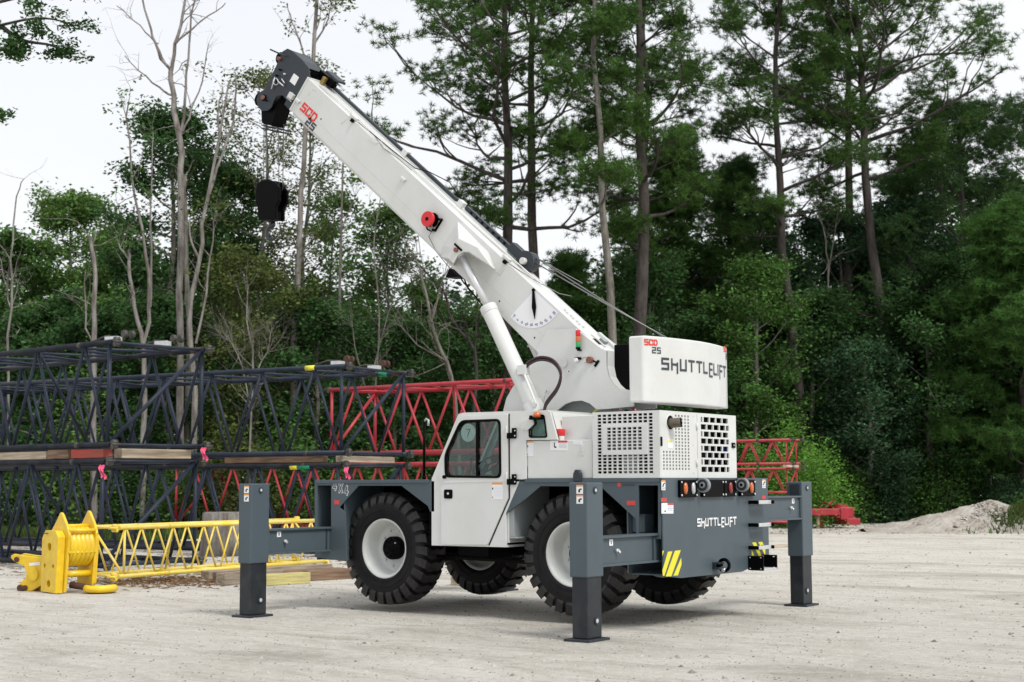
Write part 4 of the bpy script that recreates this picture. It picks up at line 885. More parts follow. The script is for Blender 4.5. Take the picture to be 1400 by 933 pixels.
b = MB(); q = on('Y', YT, 771, 497); b.cyl((q.x, YT, q.z), (q.x, YT+.02, q.z), .055, 'white', n=28); q = on('Y', YT, 778, 508); b.cyl((q.x, YT, q.z), (q.x, YT+.002, q.z), .026, 'stick', n=20); b.plate(rrect(q.x-.008, q.z-.012, q.x+.008, q.z+.012, .004), [], Yp(YT), .003, .004, 'inkb'); b.build('plate_boss', crane, .003)
b = MB(); P = [on('Y', YT+.04, a, c2) for a, c2 in ((744, 545), (745, 539), (748, 532), (749, 536))]; b.tube(P, .01, 'white', 6); b.build('grab_hook', crane)
# pole standing on the front deck
b = MB(); p0 = on('Y', 0, 580, 655); p0 = Vector((p0.x, 0, 1.64)); q = on('Y', -.9, 580, 575); b.cyl((q.x, -.9, 1.64), (q.x, -.9, q.z), .02, 'black', n=10); b.cyl((q.x, -.9, 1.64), (q.x, -.9, 1.70), .03, 'black', n=10)
b.tube([(q.x-.0, -.9, q.z-.02), (q.x-.04, -.9, q.z+.02), (q.x-.08, -.9, q.z-.0), (q.x-.075, -.9, q.z-.08)], .016, 'galv', 8); b.build('mirror_pole', crane)
# 4X4 mark and small marks on the side
fs = lambda u, v, t: Vector((on('Y', YS, 456, 670).x-u, YS+t, v))
z4 = on('Y', YS, 456, 672).z; b = MB()
for ch, u_, dz in (('4', 0, .02), ('X', .10, -.01), ('4', .20, -.04)):
    write(b, ch, fs, u_, z4+dz, .10, .030, 'stick', .62, .3, .001)
b.build('drive_mark', crane, recalc=False)
b = MB()
for ch, u_, dz in (('4', 0, .02), ('X', .10, -.01), ('4', .20, -.04)):
    write(b, ch, fs, u_, z4+dz, .10, .016, 'grey', .62, .3, .004)
b.build('drive_mark', crane, recalc=False)
b = MB()
for px0, px1, py in ((457, 464, 687), (857, 869, 688)):
    P = XZ(YS, (px0, py+3), (px1, py+3), (px1, py-3), (px0, py-3)); b.plate(P, [], Yp(YS), .001, .004, 'stick_r')
b.build('reflector', crane)
b = MB(); q = on('Y', YS, 846.5, 663); b.cyl((q.x, YS, q.z), (q.x, YS+.003, q.z), .026, 'stick_r', n=20); P = XZ(YS, (851, 664.5), (868, 664.5), (868, 662), (851, 662)); b.plate(P, [], Yp(YS), .001, .003, 'darktext'); b.build('maker_mark', crane)
b = MB(); q = on('Y', YS, 872, 675)
# rear-plate top lip and side-deck lip
b.box((2.69, YS-.001, 1.60), (.80, YS+.012, 1.643), 'grey'); b.box((-.64, YS-.001, 1.60), (XR+.01, YS+.012, 1.643), 'grey'); b.build('deck_lip', crane, .004)
# ================================================================== GROUND
def V(px, py, d, off=0.0):        # point on the vertical sheet standing d metres away
    r = ray(px, py); r = r/r.dot(FH); return CAM + r*(d+off)
RH = Vector((Rt.x, Rt.y, 0)).normalized()
def LD(lat, dep, z=0.): p = CAM + RH*lat + FH*dep; p.z = z; return p
gm = bpy.data.materials.new('packed_sand_ground'); gm.use_nodes = True; t = gm.node_tree; n = t.nodes.new; l = t.links.new; B_ = t.nodes['Principled BSDF']
B_.inputs['Roughness'].default_value = .95; B_.inputs['Specular IOR Level'].default_value = .12
co = n('ShaderNodeTexCoord'); 
def noise(sc, det, vec=None, rough=.6, dist=0):
    z = n('ShaderNodeTexNoise'); z.inputs['Scale'].default_value = sc; z.inputs['Detail'].default_value = det; z.inputs['Roughness'].default_value = rough; z.inputs['Distortion'].default_value = dist
    l(vec or co.outputs['Object'], z.inputs['Vector']); return z.outputs['Fac']
def ramp(f, p0, p1, c0, c1):
    r_ = n('ShaderNodeValToRGB'); r_.color_ramp.elements[0].position = p0; r_.color_ramp.elements[1].position = p1
    r_.color_ramp.elements[0].color = (*c0, 1); r_.color_ramp.elements[1].color = (*c1, 1); l(f, r_.inputs[0]); return r_.outputs[0]
def mixc(f, a, b_, mode='MIX'):
    m = n('ShaderNodeMix'); m.data_type = 'RGBA'; m.blend_type = mode
    if isinstance(f, float): m.inputs['Factor'].default_value = f
    else: l(f, m.inputs['Factor'])
    for k, v in (('A', a), ('B', b_)):
        if isinstance(v, tuple): m.inputs[k].default_value = (*v, 1)
        else: l(v, m.inputs[k])
    return m.outputs['Result']
mt = n('ShaderNodeMapping'); mt.inputs['Rotation'].default_value = (0, 0, R(52)); mt.inputs['Scale'].default_value = (.42, 1.0, 1)
mt2 = n('ShaderNodeMapping'); mt2.inputs['Rotation'].default_value = (0, 0, R(38)); mt2.inputs['Scale'].default_value = (.55, 7.0, 1); l(co.outputs['Object'], mt2.inputs[0])
l(co.outputs['Object'], mt.inputs[0])
base = ramp(noise(.5, 8), .35, .65, (.74, .705, .645), (.80, .775, .725))
tracks = ramp(noise(1.3, 9, mt.outputs[0], .68, 1.2), .34, .52, (.62, .59, .54), (1, 1, 1))
col = mixc(.55, base, tracks, 'MULTIPLY')
patch = ramp(noise(.55, 7, mt.outputs[0], .6, .5), .54, .66, (1, 1, 1), (.60, .59, .56)); col = mixc(.65, col, patch, 'MULTIPLY')
speck = ramp(noise(38, 5, None, .8), .34, .50, (.50, .47, .42), (1, 1, 1)); col = mixc(.45, col, speck, 'MULTIPLY')
fine = ramp(noise(1.6, 8, mt2.outputs[0], .7, .9), .38, .55, (.78, .76, .72), (1, 1, 1)); col = mixc(.5, col, fine, 'MULTIPLY')
grit = ramp(noise(9, 9, None, .85), .40, .56, (.74, .72, .68), (1.06, 1.06, 1.05)); col = mixc(.55, col, grit, 'MULTIPLY')
straw = ramp(noise(2.2, 8, None, .75, .5), .60, .72, (1, 1, 1), (.62, .47, .34)); col = mixc(.3, col, straw, 'MULTIPLY')
l(col, B_.inputs['Base Color'])
bp = n('ShaderNodeBump'); bp.inputs['Strength'].default_value = 1.; bp.inputs['Distance'].default_value = .07
ad = n('ShaderNodeMath'); ad.operation = 'ADD'; l(noise(14, 8, None, .75), ad.inputs[0]); 
ml = n('ShaderNodeMath'); ml.operation = 'MULTIPLY'; ml.inputs[1].default_value = 1.2; l(noise(1.3, 9, mt.outputs[0], .68, 1.2), ml.inputs[0]); l(ml.outputs[0], ad.inputs[1])
l(ad.outputs[0], bp.inputs['Height']); l(bp.outputs[0], B_.inputs['Normal'])
rng = np.random.default_rng(5)
b = MB(); k_ = 60; xs_ = [(-1)**(i < 0)*0 for i in range(1)]
b.add([(-700, -700, 0), (700, -700, 0), (700, 700, 0), (-700, 700, 0)], [(0, 1, 2, 3)], gm); tag(b.build('ground'), kind='structure')
# forest floor behind a ragged edge
fl = mat('leaf_litter', (.06, .055, .03), .95, var=.5, vs=1.2, var2=(.035, .05, .015), bump=.6, bs=9, spec=.1)
edge = [(-900, 39), (-300, 41), (0, 43), (150, 41.5), (260, 43), (430, 44), (600, 46), (800, 50), (1000, 55), (1120, 57), (1250, 58), (1400, 56), (1600, 54), (2300, 50)]
ev = []
for (a, d0), (c_, d1) in zip(edge[:-1], edge[1:]):
    for k in range(14): f_ = k/14; ev.append(G(a+(c_-a)*f_, d0+(d1-d0)*f_+rng.normal(0, .35), .005))
fv = ev+[v+FH*300 for v in ev]; q_ = len(ev); b = MB(); b.add(fv, [(i, i+1, q_+i+1, q_+i) for i in range(q_-1)], fl); tag(b.build('forest_floor'), kind='structure')
# pebbles and clods: uncountable
gr = mat('grey_pebbles', (.30, .28, .25), .95, isl=.5, spec=.05)
b = MB(); pv = []; pf = []
def pebbles(n_, fpos, s0, s1):
    for _ in range(n_):
        p = fpos(); s_ = rng.uniform(s0, s1)*(1+1.2*(rng.random() < .06)); a_ = rng.uniform(0, 6.28); h_ = rng.uniform(.4, .8); k = len(pv)
        for j in range(5): th = a_+j*1.257; rr_ = s_*rng.uniform(.7, 1.2); pv.append((p.x+math.cos(th)*rr_, p.y+math.sin(th)*rr_, p.z-.002))
        pv.append((p.x+rng.uniform(-.3, .3)*s_, p.y+rng.uniform(-.3, .3)*s_, p.z+s_*h_))
        for j in range(5): pf.append((k+j, k+(j+1) % 5, k+5))
pebbles(9000, lambda: G(rng.uniform(-150, 1550), 11+(rng.random()**1.4)*36, 0), .007, .02)
pebbles(1600, lambda: G(rng.uniform(1050, 1450), rng.uniform(45, 58), 0), .02, .06)
b.add(pv, pf, gr); tag(b.build('gravel'), 'small loose stones scattered over the pale sandy yard', kind='stuff')
twv = []; twf = []
for _ in range(2600):
    p = G(rng.uniform(-60, 640), 26+rng.random()**1.2*16) if rng.random() < .62 else G(rng.normal(235, 70), rng.normal(24.3, .7)); a_ = rng.uniform(0, 6.28); ln = rng.uniform(.05, .22); k = len(twv); dx, dy = math.cos(a_)*ln, math.sin(a_)*ln; wx, wy = -math.sin(a_)*.009, math.cos(a_)*.009
    twv += [(p.x-wx, p.y-wy, .004), (p.x+wx, p.y+wy, .004), (p.x+dx, p.y+dy, .012), (p.x+dx*.5, p.y+dy*.5, .022)]; twf += [(k, k+1, k+2), (k, k+2, k+3), (k+1, k+2, k+3)]
tw = mat('pine_straw', (.17, .10, .055), .9, isl=.5, spec=.1); b = MB(); b.add(twv, twf, tw); tag(b._build('fallen_straw'), 'brown pine straw and twigs littering the sand below the lattices', kind='stuff')
# ================================================================== LATTICE BOOM SECTIONS
def fr(ang): a = R(ang); return (RH*math.sin(a)+FH*math.cos(a))      # bearing: + right of the view axis
def lattice(label, group, cpx, cd_, ang, L_, W_, z0, z1, mt, cr_=.055, br=.032, pitch=.74, lug='lug', flat=True, mtc=None, first=True):
    o = tag(empty('lattice_boom_section', G(cpx, cd_)), label, 'crane section', group); org = G(cpx, cd_); u = fr(ang); s_ = fr(ang+90)
    P = lambda a, b2, z: u*a + s_*b2 + Vector((0, 0, z)); mtc = mtc or mt
    za, zb = z0+cr_, z1-cr_
    for bb in (0, W_):
        for z in (za, zb):
            m = MB(); m.cyl(P(-.12, bb, z), P(L_+.12, bb, z), cr_, mtc, n=12); m.cyl(P(.9, bb, z), P(1.0, bb, z), cr_+.003, 'lug' if mt != 'laty' else mt, n=12); m.build('chord', o)
            for a in (-.16, L_+.16):
                m = MB()
                for dz in (-.035, .035): m.cyl(P(a-.05, bb-.05, z+dz), P(a-.05, bb+.05, z+dz), .055 if cr_ > .05 else .03, lug if mt != 'laty' else mt, n=12)
                m.cyl(P(a-.1, bb-.09, z), P(a-.1, bb+.09, z), .022, lug if mt != 'laty' else mt, n=8); m.build('pin_lug', o)
    nb = max(2, int(round(L_/pitch)/2)*2); st_ = L_/nb
    def bar(p, q, r_=br): m = MB(); m.cyl(p, q, r_, mt, n=8); m.build('brace', o)
    for k in range(nb):
        a, c = k*st_, (k+1)*st_
        for bb in (0, W_):
            if (k % 2 == 0) == (bb == 0): bar(P(a+.06, bb, za), P(c, bb, zb))
            else: bar(P(a, bb, zb), P(c-.02, bb, za))
        if not flat: continue
        if k % 2 == 0:
            bar(P(a, 0, zb), P(c, W_, zb), br*.9); bar(P(a, W_, za), P(c, 0, za), br*.9)
        else: bar(P(a, W_, zb), P(c, 0, zb), br*.9); bar(P(a, 0, za), P(c, W_, za), br*.9)
    for a in (0, L_):
        bar(P(a, 0, za), P(a, 0, zb), br*1.25); bar(P(a, W_, za), P(a, W_, zb), br*1.25); bar(P(a, 0, za), P(a, W_, zb), br*1.25); bar(P(a, 0, zb), P(a, W_, zb), br); bar(P(a, 0, za), P(a, W_, za), br)
    bar(P(st_*3, 0, zb), P(st_*4.6, W_, za), br)
    return o, P, org
gA = 'dark blue lattice boom sections stacked two high'
A1, PA, oA = lattice('upper dark blue lattice at the far left, open end above the red stained timber', gA, 146, 27, -50, 9.6, 2.12, 2.27, 4.27, 'lat', mtc='latd')
A2, _, _ = lattice('lower dark blue lattice boom section at the far left, behind the yellow hook block', gA, 140, 27.1, -50, 9.6, 2.12, .06, 2.08, 'lat', mtc='latd')
B1, PB, oB = lattice('upper dark blue lattice with yellow and green tape, ending left of the cab', gA, 466, 31.9, -60, 13.4, 2.4, 2.21, 4.2, 'lat')
B2, _, _ = lattice('lower dark blue lattice boom section behind the yellow lattice jib', gA, 462, 32.0, -60, 13.4, 2.4, .06, 2.06, 'lat', mtc='latd')
gR = 'red lattice boom sections left of the cab'
Rr1, PR, oR = lattice('upper red lattice boom section showing between the cab roof and the blue lattice', gR, 732, 38.2, -54, 7.2, 1.9, 2.4, 4.36, 'latr', cr_=.058, br=.036, pitch=.9)
Rr2, _, _ = lattice('lower red lattice boom section seen through the dark blue lattice', gR, 650, 40.5, -54, 12.2, 1.9, .2, 2.2, 'latr', cr_=.058, br=.036, pitch=.9)
gS = 'slim red lattice sections stacked behind the rear of the crane'
for lb, z0, z1 in (('top slim red lattice section of the stack behind the crane rear', 2.12, 2.92), ('middle slim red lattice section below the wood block behind the crane rear', 1.24, 2.04), ('bottom slim red lattice section behind the far outrigger beam', .34, 1.14)):
    lattice(lb, gS, 1076, 45, -54, 9, .7, z0, z1, 'latr', cr_=.038, br=.02, pitch=.4, flat=False)
J, PJ, oJ = lattice('slender yellow lattice jib lying on timbers behind the front outrigger', None, 172, 23.6, 30.7, 5.1, -.72, .10, .94, 'laty', cr_=.036, br=.0165, pitch=.36)
# tape, brackets and rollers on the blue sections (parts of them)
def on_part(o, name, fn_): m = MB(); fn_(m); m.build(name, o)
on_part(B1, 'yellow_tape', lambda m: m.cyl(PB(.72, 0, 4.145), PB(.98, 0, 4.145), .0585, 'yel', n=14)); on_part(B1, 'green_tape', lambda m: m.cyl(PB(.45, 2.4, 4.145), PB(.7, 2.4, 4.145), .058, 'greent', n=14))
on_part(B2, 'yellow_tape', lambda m: m.cyl(PB(1.1, 0, 1.965), PB(1.3, 0, 1.965), .0585, 'yel', n=14)); on_part(B2, 'green_tape', lambda m: m.cyl(PB(.75, 0, 1.965), PB(1.1, 0, 1.965), .0585, 'greent', n=14))
for o_, P_, w_, zt_ in ((A1, PA, 2.12, 4.27), (B1, PB, 2.4, 4.2)):
    for q_, bb in ((.22, .42), (.25, w_-.55)):
        m = MB(); m.box((0, 0, 0), (.28, .16, .10), 'galv', Matrix.Translation(P_(q_, bb, zt_-.01)) @ Matrix.Rotation(.4, 4, 'Z')); m.build('bracket', o_)
        for dd in (0, .17): m = MB(); m.cyl(P_(q_-.02, bb+dd, zt_+.15), P_(q_-.02, bb+dd+.07, zt_+.15), .075, 'rust' if o_ is B1 else 'lug', n=16); m.build('roller', o_, .01)
        m = MB(); m.tube([P_(q_+.1, bb, zt_+.10), P_(q_+.4, bb-.1, zt_+.12), P_(q_+.7, bb-.2, zt_+.02)], .022, 'lug', 6); m.build('pendant_link', o_)
    m = MB(); m.cyl(P_(-.02, w_-.02, zt_-.055), P_(.3, w_-.02, zt_-.055), .058, 'rust', n=10); m.build('rusty_sleeve', o_)
# timber packing between the layers and on the ground
def timber(label, p, q, w_, h_, mt, group=None, cat='timber', name='timber_block'):
    p, q = Vector(p), Vector(q); m = MB(); d = (q-p); Ln = d.length; yaw = math.atan2(d.y, d.x); m.box((0, -w_/2, 0), (Ln, w_/2, h_), mt); o = m.build(name, None, .012, 2); o.location = p; o.rotation_euler = (0, 0, yaw); tag(o, label, cat, group); return o
zz = 2.085
gT = 'timber packing between the stacked lattice sections'
def wA(P_, org, a, b2, z): return org+P_(a, b2, z)
timber('brown timber packing with red stain on the left lattice stack', wA(PA, oA, .1, .08, zz), wA(PA, oA, 1.15, .08, zz), .2, .165, 'woodr', gT)
timber('short brown block left of the red stained timber on the left stack', wA(PA, oA, 1.22, .06, zz), wA(PA, oA, 1.9, .06, zz), .2, .17, 'woodb', gT)
timber('pale board at the far left edge between the stacked lattices', wA(PA, oA, 2.0, .1, zz), wA(PA, oA, 4.6, .1, zz), .22, .15, 'woodp', gT)
timber('pale crosswise timber at the right end of the left lattice stack', wA(PA, oA, .25, .4, zz), wA(PA, oA, .25, 2.0, zz), .25, .175, 'woodp', gT)
timber('long tan board between the middle stacked lattices beside the green tape', wA(PB, oB, .5, .1, 2.063), wA(PB, oB, 3.3, .1, 2.063), .2, .135, 'woodb', gT)
timber('crosswise board at the right end of the middle lattice stack', wA(PB, oB, .2, .2, 2.063), wA(PB, oB, .2, 2.2, 2.063), .2, .135, 'woodp', gT)
timber('dark plank laid across the middle lattice stack further left', wA(PB, oB, 7, .1, 2.063), wA(PB, oB, 7, 2.3, 2.063), .2, .135, 'woodb', gT)
q_ = G(1074, 44.6, 2.035); timber('small pale wood block between the slim red lattices', q_, q_+fr(36)*.8, .16, .075, 'woodp')
gG = 'timber blocks on the ground by the front outrigger'
timber('grey square timber block left of the front outrigger foot', G(303, 23.4), G(337, 23.9), .2, .19, 'wood', gG)
timber('short timber with brown end grain just left of the outrigger leg', G(297, 24.0), G(326, 24.3), .2, .17, 'woodb', gG)
timber('yellow stained timber block right of the front outrigger leg', G(361, 23.3), G(421, 23.9), .2, .175, 'woody', gG)
timber('brown timber running right from the yellow stained block to the tyre', G(418, 24.4), G(500, 25.2), .2, .17, 'woodb', gG)
timber('long weathered beam under the right half of the yellow jib', G(282, 24.9), G(450, 27.0), .22, .14, 'wood', gG)
timber('dark flat plank behind the yellow stained block', G(330, 25.8), G(470, 26.8), .3, .08, 'woodb', gG)
timber('pale flat plank near the front tyre', G(380, 24.6), G(480, 25.6), .25, .10, 'woodp', gG)
timber('small pale block on the sand seen behind the front tyre', G(622, 23.2), G(640, 23.6), .16, .16, 'woodp')
timber('brown beam at the left foot of the far right outrigger in the distance', G(1048, 36), G(1076, 36.6), .3, .06, 'woodp')
m = MB(); m.lathe([(0, .001), (0, .52), (.55, .47), (.95, .46), (.97, .40), (.96, .001)], 'dbark', (0, 0, 0), 'Z', 24); o = m.build('tree_stump'); o.location = G(306, 33); tag(o, 'broad pale cut stump behind the yellow lattice jib', 'stump')
def ribbon(label, p, s_=.8):
    m = MB(); vs = []
    for k in range(7): wq = .022+.012*math.sin(k*1.7); vs += [(-wq+.03*math.sin(k*.9), 0.01*math.cos(k*2.), -k*.055*s_), (wq+.03*math.sin(k*.9), .03*math.sin(k), -k*.055*s_)]
    m.add(vs, [(2*i, 2*i+1, 2*i+3, 2*i+2) for i in range(6)], 'pink'); vs = [(x*.7+.05, y+.02, z*.9) for x, y, z in vs]; m.add(vs, [(2*i, 2*i+1, 2*i+3, 2*i+2) for i in range(6)], 'pink')
    o = m._build('ribbon'); o.location = p; o.rotation_euler = (0, 0, YAW+PI/2); tag(o, label, 'ribbon', 'pink ribbons tied to the lattice ends')
ribbon('pink ribbon hanging at the near corner of the left lattice stack', V(142, 636, 26.8)); ribbon('pink ribbon at the right hand corner of the left lattice stack', V(281, 612, 28.4)); ribbon('pink ribbon tied at the end of the middle lattice stack', V(476, 639, 31.6))
# ---- yellow hook block lying upright
hb = tag(empty('hook_block', G(87, 21.9), 0), 'large yellow sheave block with pointed cheek plates and a hook, standing on the sand', 'hook block')
sa = (RH*.72+FH*.69).normalized(); sb = (RH*.69-FH*.72).normalized(); hb['_'] = 0; del hb['_']
hbP = lambda a, c, z: sa*a + sb*c + Vector((0, 0, z))
def hplate(name, pts, a0, a1, mt='hooky', holes=[], bv=.012):
    m = MB(); m.plate(pts, holes, lambda u_, v_, t_: hbP(t_, u_, v_), a0, a1, mt); return m.build(name, hb, bv)
ck = [(-.27, .02), (-.27, .9), (-.16, 1.0), (-.02, 1.15), (.0, 1.175), (.03, 1.185), (.06, 1.175), (.09, 1.15), (.24, .98), (.30, .86), (.20, .02)]
circ = lambda u_, v_, r_, n_=16: [(u_+r_*math.cos(-2*PI*i/n_), v_+r_*math.sin(-2*PI*i/n_)) for i in range(n_)]
hplate('cheek_plate', ck, -.05, -.01, mt='hooky'); hplate('cheek_plate', [(u_*.98, v_+.06 if v_ < .5 else v_+.02) for u_, v_ in ck], .39, .43)
hplate('cheek_weight', [(-.30, .02), (-.30, .80), (-.2, .92), (.12, .92), (.21, .83), (.16, .01)], -.17, -.055, holes=[circ(-.06, .68, .06), circ(-.2, .40, .033), circ(.07, .40, .033), circ(-.06, .14, .055)])
hplate('cheek_weight', [(-.26, .12), (-.26, .78), (-.2, .88), (.12, .88), (.2, .80), (.14, .12)], .435, .50)
m = MB(); m.lathe([(0, .05), (0, .30), (.02, .30), (.035, .28), (.05, .30), (.09, .30), (.105, .28), (.12, .30), (.16, .30), (.175, .28), (.19, .30), (.23, .30), (.245, .28), (.26, .30), (.30, .30), (.315, .28), (.33, .30), (.37, .30), (.37, .05)], 'hooky', hbP(.005, 0, .68), sa, 36); m.build('sheave', hb)
for z, c_, r_ in ((.92, .26, .025), (.60, .27, .02), (.28, .12, .05), (.98, .05, .03)): m = MB(); m.cyl(hbP(-.03, c_, z), hbP(.40, c_, z), r_, 'hooky', n=14); m.build('spacer_bar', hb)
m = MB(); m.box((0, 0, 0), (.1, .02, .012), 'rust', Matrix.Translation(hbP(-.175, -.1, .87))); m.cyl(hbP(.1, .1, .12), hbP(.32, .4, .07), .05, 'rust', n=12); m.build('hook_shank', hb)
m = MB(); cc = hbP(.40, .45, .07); m.tube([cc+Vector((.20*math.cos(a), .20*math.sin(a), 0)) for a in [R(20*i) for i in range(0, 17)]], [.055]*13+[.05, .04, .03, .015], 'hooky', 12); m.lathe([(-.03, .001), (-.03, .15), (.03, .15), (.03, .001)], 'hooky', cc, 'Z', 24); m.build('hook', hb)
jb = tag(empty('boom_tip_bracket', G(39, 22.3)), 'yellow notched steel bracket lying against the left side of the yellow hook block', 'bracket')
sc_ = 22.3/2001/4.665; pts = [((x-170)*sc_*1.15, (862-y)*sc_) for x, y in ((62, 655), (66, 640), (85, 631), (150, 640), (290, 652), (290, 820), (262, 830), (215, 858), (170, 862), (115, 852), (118, 830), (140, 800), (165, 785), (172, 745), (155, 705), (120, 692), (90, 682))]
sj = (RH*.93-FH*.36).normalized(); nj = (RH*.36+FH*.93).normalized()
m = MB(); m.plate(pts, [], lambda u_, v_, t_: sj*u_+nj*t_+Vector((0, 0, v_)), 0, .05, 'hooky'); m.build('side_plate', jb, .008)
m = MB(); m.plate(pts, [], lambda u_, v_, t_: sj*u_+nj*t_+Vector((0, 0, v_)), .22, .27, 'hooky'); m.build('side_plate', jb, .008)
for u_, v_, r_ in ((-.09, .045, .05), (.0, .05, .04), (-.17, .47, .04), (.15, .25, .09)):
    m = MB(); m.cyl(sj*u_+nj*-.03+Vector((0, 0, v_)), sj*u_+nj*.30+Vector((0, 0, v_)), r_, 'rust' if r_ < .08 else 'hooky', n=14); m.build('pin', jb)
m = MB(); c0 = [(x*.0, 0) for x in (0,)]; m.box((.0, -.004, 0), (.2, 0, .045), 'stick', Matrix.Translation(sj*.06+nj*-.001+Vector((0, 0, .375))) @ Matrix(((sj.x, nj.x, 0, 0), (sj.y, nj.y, 0, 0), (0, 0, 1, 0), (0, 0, 0, 1))) @ Matrix.Rotation(-.1, 4, 'Y')); m.build('name_sticker', jb)
m = MB(); m.box((0, 0, 0), (.36, .012, .02), 'rust', Matrix.Translation(sj*-.12+nj*.1+Vector((0, 0, .50))));
for k in range(5): m = MB(); m.cyl(sj*(-.1+.09*k)+nj*.08+Vector((0, 0, .485)), sj*(-.1+.09*k)+nj*.2+Vector((0, 0, .485)), .022, 'rust', n=8); m.build('chain_link', jb)
# ---- red steel part at the trees' edge
rp = tag(empty('red_boom_foot', G(1128, 51.5)), 'red steel boom foot lying in the grass beyond the far outrigger', 'crane part'); u = fr(78); s_ = fr(168)
def rb(a0, a1, b0, b1, z0, z1, nm): m = MB(); vs = [u*a+s_*c+Vector((0, 0, z)) for a in (a0, a1) for c in (b0, b1) for z in (z0, z1)]; m.add(vs, [(0, 1, 3, 2), (4, 6, 7, 5), (0, 4, 5, 1), (2, 3, 7, 6), (0, 2, 6, 4), (1, 5, 7, 3)], 'latr'); m.build(nm, rp, .02)
rb(-.95, .45, 0, .12, .45, .68, 'side_beam'); rb(-.95, .6, .9, 1.0, .45, .68, 'side_beam'); rb(-.9, -.75, .1, .9, .45, .6, 'cross_beam'); rb(.3, .8, -.05, 1.05, .12, .34, 'base_frame'); rb(-.3, -.15, 0, .12, .02, .45, 'leg'); rb(.1, .6, -.02, .06, .30, .72, 'foot_plate'); rb(.1, .6, .94, 1.02, .30, .72, 'foot_plate')
m = MB(); m.cyl(u*.25+Vector((0, 0, .62)), u*.25+s_*1.0+Vector((0, 0, .62)), .20, 'latr', n=20); m.build('drum', rp); m = MB(); m.cyl(u*-.45+s_*.5+Vector((0, 0, .55)), u*.1+s_*.5+Vector((0, 0, .98)), .04, 'latr', n=8); m.build('strut', rp); m = MB(); m.tube([u*(-.4+.08*k)+s_*.2+Vector((0, 0, .66+.22*math.sin(k/7*PI))) for k in range(8)], .03, 'latr', 8); m.build('guard_hoop', rp)
m = MB(); m.cyl((0, 0, 0), (0, 0, .45), .06, 'woodp', n=10); o = m.build('marker_post'); o.location = G(1117, 50.6); tag(o, 'short white stake standing in front of the red steel boom foot', 'stake')
# ---- gravel mound
def mound(label, px, d, rx, ry, h_, seed, mt, name='gravel_pile'):
    r_ = np.random.default_rng(seed); n_ = 70; m = MB(); vs = []; ph = r_.uniform(0, 6, 12)
    for j in range(n_+1):
        for i in range(n_+1):
            x = (i/n_*2-1); y = (j/n_*2-1); rr_ = math.hypot(x, y)*(1+.12*math.sin(3*math.atan2(y, x)+ph[0])+.06*math.sin(7*math.atan2(y, x)+ph[1])); z = max(0, 1-rr_)**1.25*h_*1.15
            z += (.05*math.sin(x*9+ph[2])*math.sin(y*8+ph[3])+.03*math.sin(x*23+ph[4]+y*5)+r_.normal(0, .012))*min(1, max(0, 1-rr_)*4)
            vs.append(RH*x*rx+FH*y*ry+Vector((0, 0, z if rr_ < 1 else -.02)))
    m.add(vs, [(j*(n_+1)+i, j*(n_+1)+i+1, (j+1)*(n_+1)+i+1, (j+1)*(n_+1)+i) for j in range(n_) for i in range(n_)], mt, False); o = m.build(name); o.location = G(px, d); tag(o, label, 'gravel pile'); return o
M['mound'] = mat('sandy_gravel', (.42, .395, .36), .95, var=.4, vs=1.6, var2=(.30, .26, .215), bump=1., bs=14, spec=.1)
M['bluegr'] = mat('blue_grey_gravel', (.20, .21, .23), .9, var=.4, vs=6, bump=.9, bs=30, spec=.15)
mound('heap of pale sand and gravel at the right edge of the yard', 1352, 47.5, 4.2, 2.4, .85, 3, 'mound')
mound('low strip of bluish gravel left of the sand heap', 1248, 48.5, 1.9, 1.2, .28, 4, 'bluegr')
M['stone'] = mat('mound_stones', (.36, .34, .31), .9, isl=.5, spec=.1)
b = MB(); pv.clear(); pf.clear()
def mpos():
    x, y = rng.normal(0, .38, 2); rr_ = math.hypot(x, y); o_ = G(1352, 47.5); p = o_+RH*x*4.2+FH*y*2.4; p.z = max(0, 1-rr_)**1.25*.98+.01 if rr_ < 1 else 0; return p
pebbles(2600, mpos, .012, .05)
b.add(pv, pf, 'stone'); tag(b.build('loose_stones'), 'loose stones strewn over the sand heap', kind='stuff')
# ================================================================== TREES
def np_mesh(name, v, f, mts, mi=None, parent=None, smooth=False):
    me = bpy.data.meshes.new(name); nv, nf, k = len(v), len(f), f.shape[1]
    me.vertices.add(nv); me.vertices.foreach_set('co', np.asarray(v, np.float32).ravel()); me.loops.add(nf*k); me.loops.foreach_set('vertex_index', np.asarray(f, np.int32).ravel())
    me.polygons.add(nf); me.polygons.foreach_set('loop_start', np.arange(0, nf*k, k, dtype=np.int32)); me.polygons.foreach_set('loop_total', np.full(nf, k, np.int32))
    for m in mts: me.materials.append(M[m])
    if mi is not None: me.polygons.foreach_set('material_index', np.asarray(mi, np.int32))
    me.update(); o = bpy.data.objects.new(name, me); C.objects.link(o)
    if parent: o.parent = parent
    return o
def leaves(cen, size, rg, flat=.45):
    n_ = len(cen); a = rg.normal(size=(n_, 3)); a[:, 2] = a[:, 2]*flat-.15; a /= np.linalg.norm(a, axis=1)[:, None]
    b2 = rg.normal(size=(n_, 3)); b2[:, 2] *= flat; b2 -= a*(a*b2).sum(1)[:, None]; b2 /= np.linalg.norm(b2, axis=1)[:, None]
    s_ = size*rg.uniform(.65, 1.3, (n_, 1)); c = cen
    v = np.stack([c-a*s_*.5, c+b2*s_*.27, c+a*s_*.5, c-b2*s_*.27], 1).reshape(-1, 3); f = np.arange(n_*4).reshape(-1, 4); return v, f
